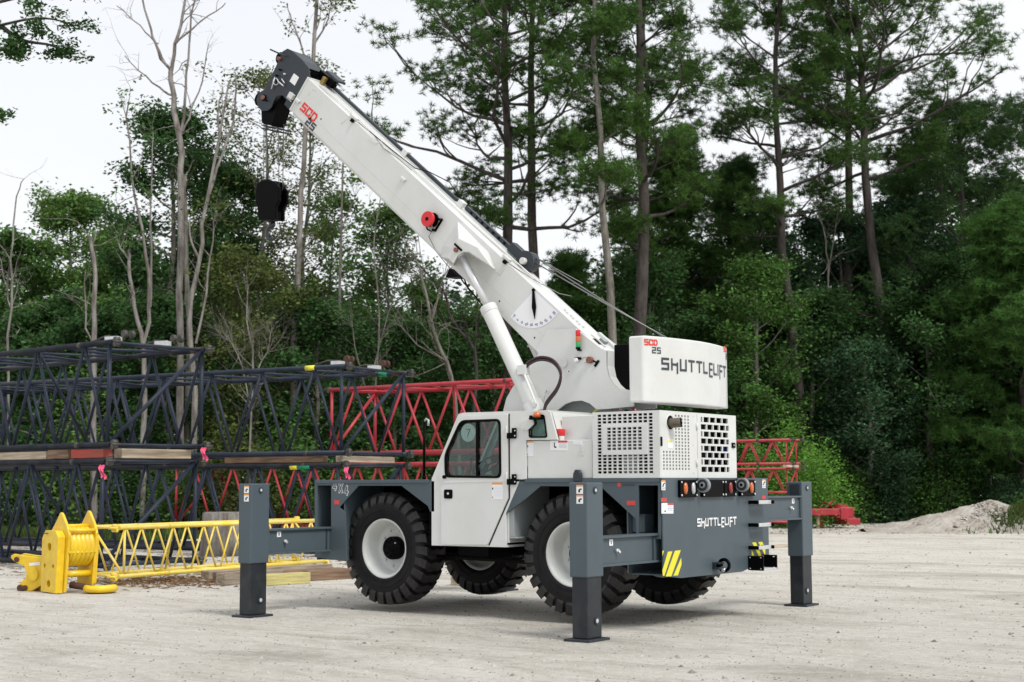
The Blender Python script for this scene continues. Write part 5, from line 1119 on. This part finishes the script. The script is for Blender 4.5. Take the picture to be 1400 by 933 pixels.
def needles(cen, ln, per, rg, wd=.018, up=.35):
    n_ = len(cen)*per; c = np.repeat(cen, per, 0); d = rg.normal(size=(n_, 3)); d[:, 2] = np.abs(d[:, 2])*.8*np.sign(rg.random(n_)-.22)+up*.4; d /= np.linalg.norm(d, axis=1)[:, None]
    sd_ = np.cross(d, rg.normal(size=(n_, 3))); sd_ /= np.linalg.norm(sd_, axis=1)[:, None]; l_ = ln*rg.uniform(.7, 1.15, (n_, 1))
    v = np.stack([c+d*l_*.12-sd_*wd*.6, c+d*l_*.12+sd_*wd*.6, c+d*l_+sd_*wd*.25], 1).reshape(-1, 3); return v, np.arange(n_*3).reshape(-1, 3)
def walk(p, d, L_, n_, rg, wob=.15, trop=.0):
    pts = [np.array(p, float)]; d = np.array(d, float); d /= np.linalg.norm(d)
    for _ in range(n_): d = d+rg.normal(0, wob, 3)+np.array([0, 0, trop]); d /= np.linalg.norm(d); pts.append(pts[-1]+d*L_/n_)
    return np.array(pts)
def skel(rg, H, cb, rad, nl, tr, kind='round', lean=(0, 0), trunk=None, sub=5, gap=None):
    """returns tubes [(pts, radii)] and tip points"""
    if trunk is None:
        n_ = 9; zs = np.linspace(0, H, n_+1); wx = np.cumsum(rg.normal(0, H*.006, n_+1)); wy = np.cumsum(rg.normal(0, H*.006, n_+1)); trunk = np.stack([wx-wx[0]+lean[0]*zs, wy-wy[0]+lean[1]*zs, zs], 1)
    else: zs = trunk[:, 2]
    rr_ = tr*(1-np.linspace(0, 1, len(trunk))**1.3*.85); rr_[0] *= 1.25; tubes = [(trunk, rr_, 9)]; tips = []
    at_ = lambda z: np.array([np.interp(z, trunk[:, 2], trunk[:, k]) for k in range(3)])
    ga = rg.uniform(0, 6.28)
    for i in range(nl):
        f_ = (i+.5)/nl; z = cb+(H-cb)*f_*.97; ga += 2.4+rg.normal(0, .35)
        if kind == 'pine': prof = (1-f_)**.5*(.55+.45*min(1, f_*4+.3))*rg.choice([.65, 1., 1.1]); up = .05+.75*f_; trop = .06
        elif kind == 'cone': prof = (1-f_)*.9+.1; up = .1; trop = .03
        else: prof = math.sqrt(max(.02, 1-(2*f_-.85)**2*.8)); up = .35+.5*f_; trop = .04
        Ln = rad*prof*rg.uniform(.7, 1.15); d = np.array([math.cos(ga), math.sin(ga), up]); p = walk(at_(z), d, Ln, 6, rg, .12, trop)
        r0 = max(.012, tr*.38*(1-f_*.6)*min(1, Ln/rad+.2)); tubes.append((p, r0*np.linspace(1, .25, 7), 5)); tips += list(p[4:])
        for j in range(sub):
            k = rg.integers(2, 6); q = p[k]+(p[k+1]-p[k])*rg.random() if k < 6 else p[6]; dd = (p[k]-p[k-1]); dd /= np.linalg.norm(dd)
            sd_ = np.cross(dd, [0, 0, 1.]); d2 = dd*.7+sd_*rg.choice([-1, 1])*rg.uniform(.4, 1.)+np.array([0, 0, rg.uniform(-.1, .45)])
            s2 = walk(q, d2, Ln*rg.uniform(.25, .5), 4, rg, .15, trop); tubes.append((s2, r0*.45*np.linspace(1, .3, 5), 4)); tips += list(s2[1:])
    tips.append(trunk[-1]); return tubes, np.array(tips)
def wood_mesh(tubes, mt, parent, name='trunk'):
    b = MB()
    for p, r_, n_ in tubes: b.tube([tuple(x) for x in p], list(r_), mt, n_, caps=False)
    return b._build(name, parent, 0, 2, False)
def tips_clump(tips, rg, per, sp):
    if len(tips) > 200: tips = tips[rg.random(len(tips)) < .6]; per = int(per*1.75); sp *= .85
    c = np.repeat(tips, per, 0); return c+rg.normal(0, 1, c.shape)*np.array([sp, sp, sp*.6])
gP = 'tall pines rising behind the crane'
def pine(label, px, d, H, cb_y, rad, tr, seed, nl=30, mt='pine', mb='pbark', lean=(0, 0), group=gP, dens=1., sub=6, nlen=.25, per=24, cat='pine tree'):
    rg = np.random.default_rng(seed); cb = Zat(cb_y, d); root = tag(empty('pine_tree', G(px, d)), label, cat, group)
    lw = RH*lean[0]; tb, tp = skel(rg, H, cb, rad, nl, tr, 'pine', (lw.x, lw.y), sub=sub); wood_mesh(tb, mb, root)
    tp = np.array([p[-1] for p, _, _ in tb]+[p[-2] for p, _, _ in tb[1:]]); tp = tp[rg.random(len(tp)) < dens]; tp = np.repeat(tp, 10, 0); tp = tp+rg.normal(0, 1, tp.shape)*np.array([.33, .33, .19])+np.array([0, 0, .08])
    v, f = needles(tp, nlen, per, rg, .024); np_mesh('crown', v, f, [mt], None, root); return root
def broad(label, px, d, topy, rad, tr, seed, mt='leafm', mb='gbark', cb=.25, nl=22, per=14, sp=.34, leaf=.17, sub=6, group=None, cat='tree', name='broadleaf_tree', kind='round', lean=0, dens=1.):
    rg = np.random.default_rng(seed); H = Zat(topy, d); root = tag(empty(name, G(px, d)), label, cat, group); lw = RH*lean
    tb, tp = skel(rg, H*.95, H*cb, rad, nl, tr, kind, (lw.x, lw.y), sub=sub); wood_mesh(tb, mb, root)
    if dens < 1: tp = tp[rg.random(len(tp)) < dens]
    c = tips_clump(tp, rg, per, sp); c = c[c[:, 2] > .05]; v, f = leaves(c, leaf, rg); np_mesh('crown', v, f, [mt], None, root); return root
def bush(label, px, d, topy, rad, seed, mt='leafb', n_=5200, leaf=.13, group=None, cat='bush', name='bush', vert=1.):
    rg = np.random.default_rng(seed); H = Zat(topy, d) if topy is not None else rad; root = tag(empty(name, G(px, d)), label, cat, group)
    nc = 60; a = rg.normal(size=(nc, 3)); a[:, 2] = np.abs(a[:, 2]); a /= np.linalg.norm(a, axis=1)[:, None]; cc = a*np.array([rad, rad*.8, H*.92])*rg.uniform(.45, 1., (nc, 1)); cc[:, 2] = np.maximum(cc[:, 2], .1)
    c = np.repeat(cc, n_//nc, 0); c = c+rg.normal(0, 1, c.shape)*np.array([rad*.17, rad*.17, H*.10]); c = c[c[:, 2] > .02]; v, f = leaves(c, leaf, rg); np_mesh('crown', v, f, [mt], None, root)
    b = MB(); 
    for k in range(14): p = cc[k*4 % nc]; b.tube([(0, 0, 0), tuple(p*.5+rg.normal(0, .05, 3)), tuple(p)], [.03, .02, .008], 'gbark', 4, caps=False)
    b._build('stem', root, 0, 2, False); return root
# ---- tall pines
pine('tall pine with the widest left reaching limbs, directly behind the boom', 704, 54, 25.5, 330, 6.2, .26, 11, nl=34)
pine('dark trunked pine standing just right of the widest limbed pine', 741, 56, 26.5, 250, 3.6, .25, 12, nl=22, dens=.75)
pine('tall pine with pale scaly bark above the white boom foot', 830, 50, 25, 290, 3.0, .17, 13, nl=20, mb='gbark', lean=(-.01, 0))
pine('pine with thick dark trunk immediately right of the pale barked pine', 856, 54, 27, 360, 3.5, .28, 14, nl=26, lean=(.012, 0))
pine('slim leaning pine behind the thick dark trunked pine', 876, 60, 26, 330, 3.4, .2, 15, nl=22, lean=(.03, 0), dens=.65)
pine('tall open crowned pine behind the right end of the counterweight', 1101, 58, 24.5, 330, 4.3, .24, 16, nl=28, lean=(-.008, 0))
pine('narrow pine in the gap between two broader pines on the right', 1157, 62, 26, 220, 2.9, .26, 17, nl=20)
pine('broad crowned pine with the heaviest right reaching limbs', 1207, 60, 25.5, 250, 6.3, .28, 18, nl=36)
pine('shorter dark pine with level limbs near the right edge', 1330, 62, 17.5, 500, 6.5, .24, 19, nl=36, mt='pined')
pine('dark pine cut by the right edge of the picture', 1440, 66, 19, 500, 6.0, .24, 20, nl=32, mt='pined')
pine('light green young pine in front of the dark trees at the right edge', 1405, 56, Zat(285, 56), 650, 3.7, .17, 21, nl=50, mt='pinel', sub=9, nlen=.30, per=28)
pine('bushy green pine behind the counterweight', 925, 64, Zat(200, 64), 560, 3.5, .22, 22, nl=44, sub=7)
pine('bright green sapling pine behind the boom hinge', 775, 60, Zat(355, 60), 640, 2.4, .1, 23, nl=30, mt='pinel')
pine('mid height pine between the counterweight and the open crowned pine', 1015, 66, Zat(225, 66), 520, 3.4, .22, 24, nl=38, mt='pined')
pine('dim pine standing far back at the middle right', 1260, 74, Zat(205, 74), 560, 4.5, .22, 27, nl=34, mt='pined')
# ---- broadleaved trees
gb = None
broad('feathery light green tree alone against the sky at the far left', 92, 68, 240, 3.0, .16, 31, 'leafl', cb=.25, nl=32, per=30, sp=.40, leaf=.2)
broad('leafy tree at the left edge behind the thin bare stem', 5, 66, 300, 2.8, .16, 32, 'leafm', nl=24, per=22, leaf=.22)
broad('round green tree between the broken stub and the forked dead tree', 158, 72, 305, 2.8, .16, 33, 'leafm', nl=24, per=24, leaf=.24)
broad('small fir like tree just left of the tall dead tree', 186, 70, 300, 1.7, .12, 34, 'leafc', nl=20, per=24, leaf=.2, kind='cone')
broad('dark leafy tree right behind the tall forked dead tree', 235, 58, 118, 2.9, .2, 35, 'leafd', cb=.28, nl=30, per=30, sp=.42, leaf=.2)
broad('dark leafy tree filling the space behind the slanting dead trunks', 300, 62, 195, 3.0, .2, 36, 'leafd', cb=.2, nl=30, per=28, sp=.42, leaf=.2)
broad('thin olive leaved tree behind the hanging hook block', 352, 60, 55, 3.0, .15, 37, 'leafo', cb=.35, nl=28, per=13, sp=.42, leaf=.16, dens=.75)
broad('airy olive leaved tree behind the boom head', 418, 64, 20, 2.6, .14, 38, 'leafo', cb=.35, nl=26, per=11, sp=.42, leaf=.16, dens=.65)
broad('low olive tree under the hook block', 340, 52, 330, 2.6, .12, 39, 'leafo', cb=.12, nl=26, per=22, sp=.36, leaf=.15)
broad('light green slender tree under the middle of the boom', 520, 64, 255, 2.3, .12, 40, 'leafl', cb=.3, nl=22, per=17, sp=.38, leaf=.2, dens=.75)
broad('pale green tree between the two white barked trunks', 455, 66, 235, 2.2, .12, 41, 'leafl', cb=.3, nl=22, per=17, sp=.4, leaf=.2, dens=.7)
broad('mid green tree behind the lower left of the boom', 575, 70, 385, 2.8, .14, 42, 'leafm', nl=24, per=24, leaf=.22)
broad('dense green tree behind the lift cylinder', 650, 62, 420, 2.8, .14, 43, 'leafm', nl=24, per=24, leaf=.2, cb=.1)
broad('dark leafy tree right above the light tower', 800, 58, 395, 2.6, .14, 44, 'leafm', nl=24, per=24, leaf=.18, cb=.1)
broad('dark tree rising behind the counterweight text', 890, 57, 345, 3.0, .16, 45, 'leafd', nl=30, per=28, leaf=.18, cb=.1)
broad('leafy green tree with light tips right of the counterweight', 1035, 57, 345, 2.6, .15, 46, 'leafm', nl=28, per=26, leaf=.16, cb=.1)
broad('dark broad tree above the bright bush', 1105, 60, 400, 3.0, .18, 47, 'leafd', nl=30, per=30, leaf=.18, cb=.08)
broad('tall blue green tree below the narrow pine', 1165, 62, 275, 3.4, .2, 48, 'leafc', nl=36, per=30, leaf=.2, cb=.08)
broad('tall dark tree in the shade below the heaviest limbed pine', 1235, 63, 260, 3.4, .2, 49, 'leafc', nl=36, per=30, leaf=.2, cb=.08)
broad('dark tree behind the light green young pine', 1330, 60, 350, 3.4, .2, 50, 'leafd', nl=32, per=30, leaf=.2, cb=.08)
broad('dark drooping tree on the right above the sand heap', 1275, 58, 400, 2.8, .16, 51, 'leafd', nl=30, per=28, leaf=.17, cb=.08)
broad('dark tree hidden low at the far right', 1420, 58, 380, 3.2, .2, 52, 'leafd', nl=30, per=28, leaf=.2, cb=.08)
broad('blue green leafy tree low behind the red lattice end', 1190, 57, 470, 2.4, .14, 53, 'leafc', nl=28, per=28, leaf=.15, cb=.05)
broad('green sapling at the back left of the blue lattice', 60, 56, 400, 2.5, .14, 54, 'leafd', nl=26, per=26, leaf=.2, cb=.08)
broad('dark sapling behind the middle blue lattice', 430, 52, 400, 2.4, .12, 55, 'leafd', nl=26, per=26, leaf=.17, cb=.05)
broad('dark low tree behind the upper red lattice', 540, 54, 430, 2.5, .12, 56, 'leafd', nl=26, per=24, leaf=.17, cb=.05)
broad('dark low tree above the cab roof', 680, 54, 455, 2.4, .12, 57, 'leafd', nl=26, per=26, leaf=.17, cb=.05)
broad('dark sapling behind the dead trunks at the blue lattice', 215, 53, 400, 2.5, .12, 58, 'leafd', nl=26, per=26, leaf=.18, cb=.05)
broad('low dark tree behind the left blue lattice end', 130, 52, 420, 2.3, .12, 59, 'leafd', nl=26, per=26, leaf=.18, cb=.05)
# ---- bushes along the edge
bush('bright yellow green feathery bush behind the slim red lattice', 1072, 52, 562, 2.0, 61, 'leafb', 17000, .11)
bush('second bright green bush right behind the red steel boom foot', 1120, 56, 600, 1.4, 62, 'leafb', 9000, .11)
gB = 'low shrubs along the tree line on the right'
for i, (px, d, ty, rad, mt_, lb) in enumerate(((1165, 56.5, 640, 1.0, 'leafm', 'low green shrub just right of the red steel boom foot'), (1205, 57, 625, 1.3, 'leafc', 'grey green shrub left of the bluish gravel'), (1240, 57.5, 612, 1.5, 'leafm', 'taller green shrub behind the bluish gravel'), (1290, 57, 600, 1.5, 'leafm', 'rounded shrub at the left foot of the sand heap'), (1335, 58, 640, 1.2, 'leafd', 'dark shrub left of the fence post'), (1390, 56, 650, 1.3, 'leafc', 'grey green shrub behind the sand heap at the right edge'), (1440, 54, 640, 1.5, 'leafm', 'shrub beyond the right edge of the picture'))):
    bush(lb, px, d, ty, rad, 70+i, mt_, 4200, .13, gB)
gC = 'dark shrubs behind the stacked lattice sections'
for i, (px, d, ty, rad, mt_, lb) in enumerate(((-40, 50, 560, 2.2, 'leafd', 'dark shrub at the left edge behind the blue lattice'), (40, 50, 600, 1.8, 'leafm', 'shrub behind the upper left blue lattice'), (105, 49, 480, 1.5, 'leafl', 'light green shrub showing through the left blue lattice'), (170, 50, 590, 1.8, 'leafd', 'dark shrub between the dead trunk feet'), (250, 49, 600, 1.8, 'leafm', 'green shrub behind the right end of the left stack'), (330, 48, 560, 2.0, 'leafo', 'olive shrub left of the smooth pale trunk'), (390, 49, 545, 1.8, 'leafm', 'leafy shrub at the smooth pale trunk'), (500, 50, 580, 1.8, 'leafm', 'shrub behind the end of the middle blue lattice'), (590, 51, 600, 1.8, 'leafd', 'dark shrub behind the pole on the deck'), (700, 52, 560, 2.0, 'leafd', 'dark shrub behind the cab'), (820, 54, 520, 2.2, 'leafd', 'dark shrub behind the light tower'), (930, 55, 540, 2.2, 'leafd', 'dark shrub behind the engine housing'))):
    bush(lb, px, d, ty, rad, 80+i, mt_, 4600, .15, gC)
# ---- dead and pale trees traced limb by limb, each with its own depth and twigs
def dead(label, d, limbs, seed, mt='dbark', twigs=26, group='bare and dying trees left of the boom', name='bare_tree', leafc=None, nleaf=0, cat='bare tree', tl=1.4):
    rg = np.random.default_rng(seed); p0 = V(limbs[0][0][0][0], 690, d); root = tag(empty(name, Vector((p0.x, p0.y, 0))), label, cat, group); tubes = []; O = Vector((p0.x, p0.y, 0)); allp = []
    for li, (pts, w0, w1) in enumerate(limbs):
        oz = rg.uniform(-.6, .6)
        P = [V(x, y, d, (oz*i/len(pts) if li else 0)) for i, (x, y) in enumerate(pts)]
        if li == 0: P[0].z = -.05
        P = smooth(P, 3); ar = np.array([tuple(p-O) for p in P]); ar[1:] += rg.normal(0, .025, ar[1:].shape); k = d/2001/2*.62; rr_ = np.linspace(w0*k, w1*k, len(ar)); tubes.append((ar, rr_, 8)); allp.append((ar, rr_))
    tips = []
    for _ in range(twigs):
        ar, rr_ = allp[rg.integers(0, len(allp))]; i = rg.integers(len(ar)//3, len(ar)); dd = ar[min(i+1, len(ar)-1)]-ar[i-1]; dd /= np.linalg.norm(dd)
        d2 = dd*.6+rg.normal(0, .6, 3)+np.array([0, 0, .25]); w_ = walk(ar[i], d2, tl*rg.uniform(.4, 1.3), 5, rg, .25, .03); r0 = min(.022, rr_[i]*.5); tubes.append((w_, r0*np.linspace(1, .3, 6), 4)); tips += list(w_[2:])
        for _ in range(2): j = rg.integers(1, 5); w2_ = walk(w_[j], rg.normal(0, 1, 3)+dd, tl*.4, 3, rg, .3, 0); tubes.append((w2_, r0*.45*np.linspace(1, .4, 4), 3)); tips += list(w2_[1:])
    wood_mesh(tubes, mt, root)
    if leafc: tp = np.array(tips); tp = tp[rg.permutation(len(tp))[:nleaf]]; c = tips_clump(tp, rg, 10, .16); v, f = leaves(c, .15, rg); np_mesh('crown', v, f, [leafc], None, root)
    return root
dead('tallest dead tree, its bare crown forking against the sky above the left stack', 50, [([(246, 720), (247, 560), (246, 400), (248, 260), (246, 190), (238, 150), (234, 98)], 17, 11), ([(234, 98), (240, 60), (250, 20), (256, -40)], 9, 5), ([(234, 98), (215, 70), (205, 40), (195, 0), (190, -30)], 7, 3), ([(240, 130), (225, 125), (200, 105), (170, 78)], 6, 2), ([(246, 190), (252, 140), (256, 80), (262, 20), (275, -30)], 7, 3), ([(240, 60), (262, 40), (285, 22), (310, 5)], 5, 2), ([(225, 85), (212, 60), (190, 35), (160, 8)], 4, 2), ([(250, 180), (262, 150), (275, 110), (285, 60)], 5, 2)], 101, twigs=34)
dead('slanting dead tree whose two stems lean right of the tallest one', 49, [([(262, 720), (266, 540), (258, 440), (272, 360), (282, 280), (300, 190), (312, 110)], 15, 4), ([(272, 360), (262, 330), (258, 300)], 6, 3), ([(282, 280), (296, 230), (318, 170), (322, 100)], 8, 3), ([(268, 470), (282, 400), (290, 330), (294, 295)], 6, 2), ([(300, 190), (298, 150), (305, 118)], 5, 2)], 102, twigs=22, leafc='leafo', nleaf=40)
dead('grey trunk standing close behind the tallest dead tree', 52, [([(254, 720), (256, 480), (254, 330), (252, 240)], 14, 8)], 103, 'gbark', twigs=10)
dead('broken pale stub of a trunk behind the upper left lattice', 48, [([(128, 800), (127, 600), (130, 500), (129, 420), (130, 370), (122, 325)], 15, 8), ([(127, 480), (116, 430), (118, 370)], 5, 2)], 104, twigs=8)
dead('forked dead tree with brown bark between the stub and the tallest one', 48.5, [([(196, 780), (197, 600), (195, 480), (185, 420), (176, 360), (178, 340)], 14, 5), ([(196, 470), (205, 420), (200, 350), (190, 290), (178, 220), (174, 140)], 9, 3), ([(178, 360), (165, 340), (160, 325)], 5, 2), ([(205, 420), (208, 340), (206, 260), (210, 180)], 6, 2)], 105, twigs=20, leafc='leafm', nleaf=50)
dead('smooth pale trunk rising straight behind the hanging hook block', 52, [([(399, 735), (400, 560), (404, 430), (410, 330), (414, 230), (422, 120), (430, 70), (433, 0), (434, -60)], 15, 7), ([(426, 95), (412, 60), (400, 30), (392, 8)], 5, 2), ([(430, 60), (445, 35), (452, 10)], 5, 2)], 106, 'dbark', twigs=22, leafc='leafo', nleaf=60)
dead('thin pale trunk with a tuft of leaves under the boom', 55, [([(463, 735), (464, 540), (464, 420), (466, 320), (468, 240), (470, 205)], 9, 3), ([(466, 320), (480, 280), (492, 258)], 3, 1)], 107, twigs=16, leafc='leafl', nleaf=40)
dead('thin bare stem at the far left edge', 50, [([(14, 760), (12, 560), (14, 420), (18, 330), (22, 270), (32, 245)], 7, 2), ([(14, 420), (6, 380), (0, 350)], 3, 1)], 108, twigs=18)
dead('crooked bare tree leaning left behind the upper red lattice', 47, [([(634, 640), (622, 545), (604, 480), (590, 440), (578, 380), (566, 350)], 10, 4), ([(622, 545), (610, 500), (570, 470), (540, 440)], 4, 2), ([(590, 440), (600, 400), (612, 370), (640, 350)], 4, 2), ([(578, 380), (555, 370), (540, 378)], 3, 1)], 109, 'gbark', twigs=60, tl=1.8)
dead('dark limbed bare tree right of the crooked one', 50, [([(648, 720), (650, 560), (648, 480), (620, 440), (605, 400), (570, 360), (545, 350)], 9, 3), ([(650, 500), (652, 440), (650, 380)], 5, 2)], 110, 'dkbark', twigs=40, tl=1.6)
dead('tangle of thin bare branches between the two lattice stacks', 46, [([(345, 720), (342, 600), (346, 500), (338, 440), (340, 390)], 5, 2), ([(344, 560), (330, 500), (316, 470), (300, 460)], 3, 1), ([(345, 520), (365, 480), (372, 450)], 3, 1)], 111, twigs=70, tl=1.5)
dead('thin bare saplings behind the middle of the boom', 50, [([(515, 720), (512, 560), (518, 430), (512, 330), (520, 270)], 5, 2), ([(512, 500), (530, 430), (548, 380)], 3, 1), ([(514, 560), (490, 500), (480, 430)], 3, 1)], 112, 'gbark', twigs=60, tl=1.6)
dead('thin crooked bare tree in the gap right of the counterweight', 60, [([(1135, 620), (1132, 400), (1128, 330), (1118, 270), (1122, 180)], 5, 2), ([(1132, 380), (1142, 310), (1150, 240)], 4, 1)], 113, 'gbark', twigs=26, group=None)
# ---- branch reaching in at the top left from a tree outside the frame
rg = np.random.default_rng(7); root = tag(empty('overhanging_tree', G(-190, 33)), 'near dark leafed branch reaching in at the top left corner', 'tree')
O = G(-190, 33); tubes = [(np.array([tuple(V(-190, y, 33)-O) for y in (900, 600, 300, 60, -120)]), np.array([.28, .24, .2, .16, .1]), 8)]; tubes[0][0][0][2] = -.1; tips = []
for pts in ([(-190, 120), (-90, 60), (0, 35), (60, 25), (112, 38)], [(-90, 60), (-20, 10), (60, -10), (120, -25)], [(-190, 260), (-110, 200), (-50, 160), (-5, 150)], [(0, 35), (30, 55), (70, 62), (88, 72)], [(-90, 60), (-50, 70), (5, 68), (28, 72)]):
    P = smooth([V(x, y, 33, rg.uniform(-.4, .4)) for x, y in pts], 4); ar = np.array([tuple(p-O) for p in P]); tubes.append((ar, np.linspace(.06, .012, len(ar)), 6))
    for _ in range(12):
        i = rg.integers(len(ar)//3, len(ar)); w_ = walk(ar[i], rg.normal(0, 1, 3)*np.array([1, 1, .45]), rg.uniform(.2, .5), 4, rg, .25, 0); tubes.append((w_, np.linspace(.012, .004, 5), 3)); tips += list(w_[2:])
wood_mesh(tubes, 'dkbark', root); c = tips_clump(np.array(tips), rg, 24, .11); v, f = leaves(c, .11, rg); np_mesh('crown', v, f, ['leafd'], None, root)
# ---- far woods: one uncountable mass behind the single trees
rg = np.random.default_rng(42); vs = []; fs = []; mi = []; nv = 0
env_x = [-500, 0, 150, 250, 400, 500, 560, 620, 700, 800, 900, 1000, 1100, 1200, 1300, 1400, 1900]; env_y = [330, 345, 335, 300, 350, 350, 405, 410, 390, 370, 300, 270, 300, 290, 240, 240, 240]
for row, (d, up_) in enumerate(((78, 0), (86, -15), (96, 0))):
    px = -420.+row*30
    while px < 1850:
        H = Zat(np.interp(px, env_x, env_y)+rg.uniform(-22, 45)+up_, d); rad = rg.uniform(2., 3.2); n_ = int(1500*H/10*(1.6 if row < 2 else 1.)); nc = 46
        a = rg.normal(size=(nc, 3)); a /= np.linalg.norm(a, axis=1)[:, None]; cc = a*np.array([rad, rad, H*.5])*rg.uniform(.5, 1, (nc, 1)); cc[:, 2] += H*.5
        c = np.repeat(cc, max(1, n_//nc), 0); c = c+rg.normal(0, 1, c.shape)*np.array([.5, .5, .55]); c = c[c[:, 2] > 0]+np.array(tuple(G(px, d+rg.uniform(-2, 2))))
        v, f = leaves(c, .36, rg); vs.append(v); fs.append(f+nv); nv += len(v); mi.append(np.full(len(f), rg.choice([0, 0, 1, 2, 3]))); px += rg.uniform(38, 62)
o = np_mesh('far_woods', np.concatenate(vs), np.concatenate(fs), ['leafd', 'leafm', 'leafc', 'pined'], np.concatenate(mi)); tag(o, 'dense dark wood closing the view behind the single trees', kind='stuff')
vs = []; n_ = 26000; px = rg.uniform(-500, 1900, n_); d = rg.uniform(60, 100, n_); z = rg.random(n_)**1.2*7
c = np.array([tuple(G(a, b2, c2)) for a, b2, c2 in zip(px, d, z)]); v, f = leaves(c, .8, rg); o = np_mesh('dark_leaf_fill', v, f, ['leafd']); tag(o, 'loose dark leaves added to fill the gaps deep between the trunks', kind='stuff')  # oversized leaves added to stop light leaking through the wood
# ---- grass along the edge
n_ = 15000; px = rg.uniform(-100, 1500, n_); dd = np.interp(px, [e[0] for e in edge], [e[1] for e in edge])+rg.exponential(1.2, n_)-.5; cl = np.sin(px*.06)+np.sin(px*.017+1)+rg.normal(0, .6, n_); keepm = cl > -.6
px, dd = px[keepm], dd[keepm]; n_ = len(px); b0 = np.array([tuple(G(a, b2)) for a, b2 in zip(px, dd)]); h_ = rg.uniform(.12, .42, (n_, 1)); lean_ = rg.normal(0, .3, (n_, 3))*h_; lean_[:, 2] = 0; ax_ = rg.normal(size=(n_, 3)); ax_[:, 2] = 0; ax_ /= np.linalg.norm(ax_, axis=1)[:, None]
v = np.stack([b0-ax_*.035, b0+ax_*.035, b0+lean_+np.array([0, 0, 1.])*h_], 1).reshape(-1, 3); o = np_mesh('grass', v, np.arange(n_*3).reshape(-1, 3), ['grass']); tag(o, 'rough grass and weeds along the foot of the trees', kind='stuff')
n_ = 2600; a = rg.normal(0, 1, (n_, 2)); mc = G(1395, 47); v = []
b0 = np.array([tuple(mc+RH*(x*.9)+FH*(y*.9)+Vector((0, 0, max(0, .75-.22*abs(x*1.2)-.2*abs(y))))) for x, y in a]); h_ = rg.uniform(.1, .28, (n_, 1)); ax_ = rg.normal(size=(n_, 3)); ax_[:, 2] = 0; ax_ /= np.linalg.norm(ax_, axis=1)[:, None]
v = np.stack([b0-ax_*.03, b0+ax_*.03, b0+ax_*.08+np.array([0, 0, 1.])*h_], 1).reshape(-1, 3); o = np_mesh('grass', v, np.arange(n_*3).reshape(-1, 3), ['grass']); tag(o, 'green weeds growing over the right side of the sand heap', kind='stuff')
# ---- chain link fence at the right
fe = tag(empty('chain_link_fence', G(1355, 58.5)), 'grey chain link fence with thin posts behind the sand heap', 'fence'); o0 = G(1355, 58.5); fd_ = (G(1460, 56.5)-o0); ft = fd_.normalized()
for k in range(4): m = MB(); p = ft*(k*2.9); m.cyl(p, p+Vector((0, 0, 1.95)), .03, 'galv', n=8); m.build('post', fe)
m = MB(); m.cyl(Vector((0, 0, 1.9))-ft*2.9, ft*9+Vector((0, 0, 1.9)), .015, 'galv', n=6); m.build('top_rail', fe); m = MB()
for k in range(-20, 62): p = ft*(k*.14); m.beam(p+Vector((0, 0, .05)), p+ft*.9+Vector((0, 0, 1.88)), .003, .003, 'galv'); m.beam(p+ft*.9+Vector((0, 0, .05)), p+Vector((0, 0, 1.88)), .003, .003, 'galv')
m._build('wire_mesh', fe)
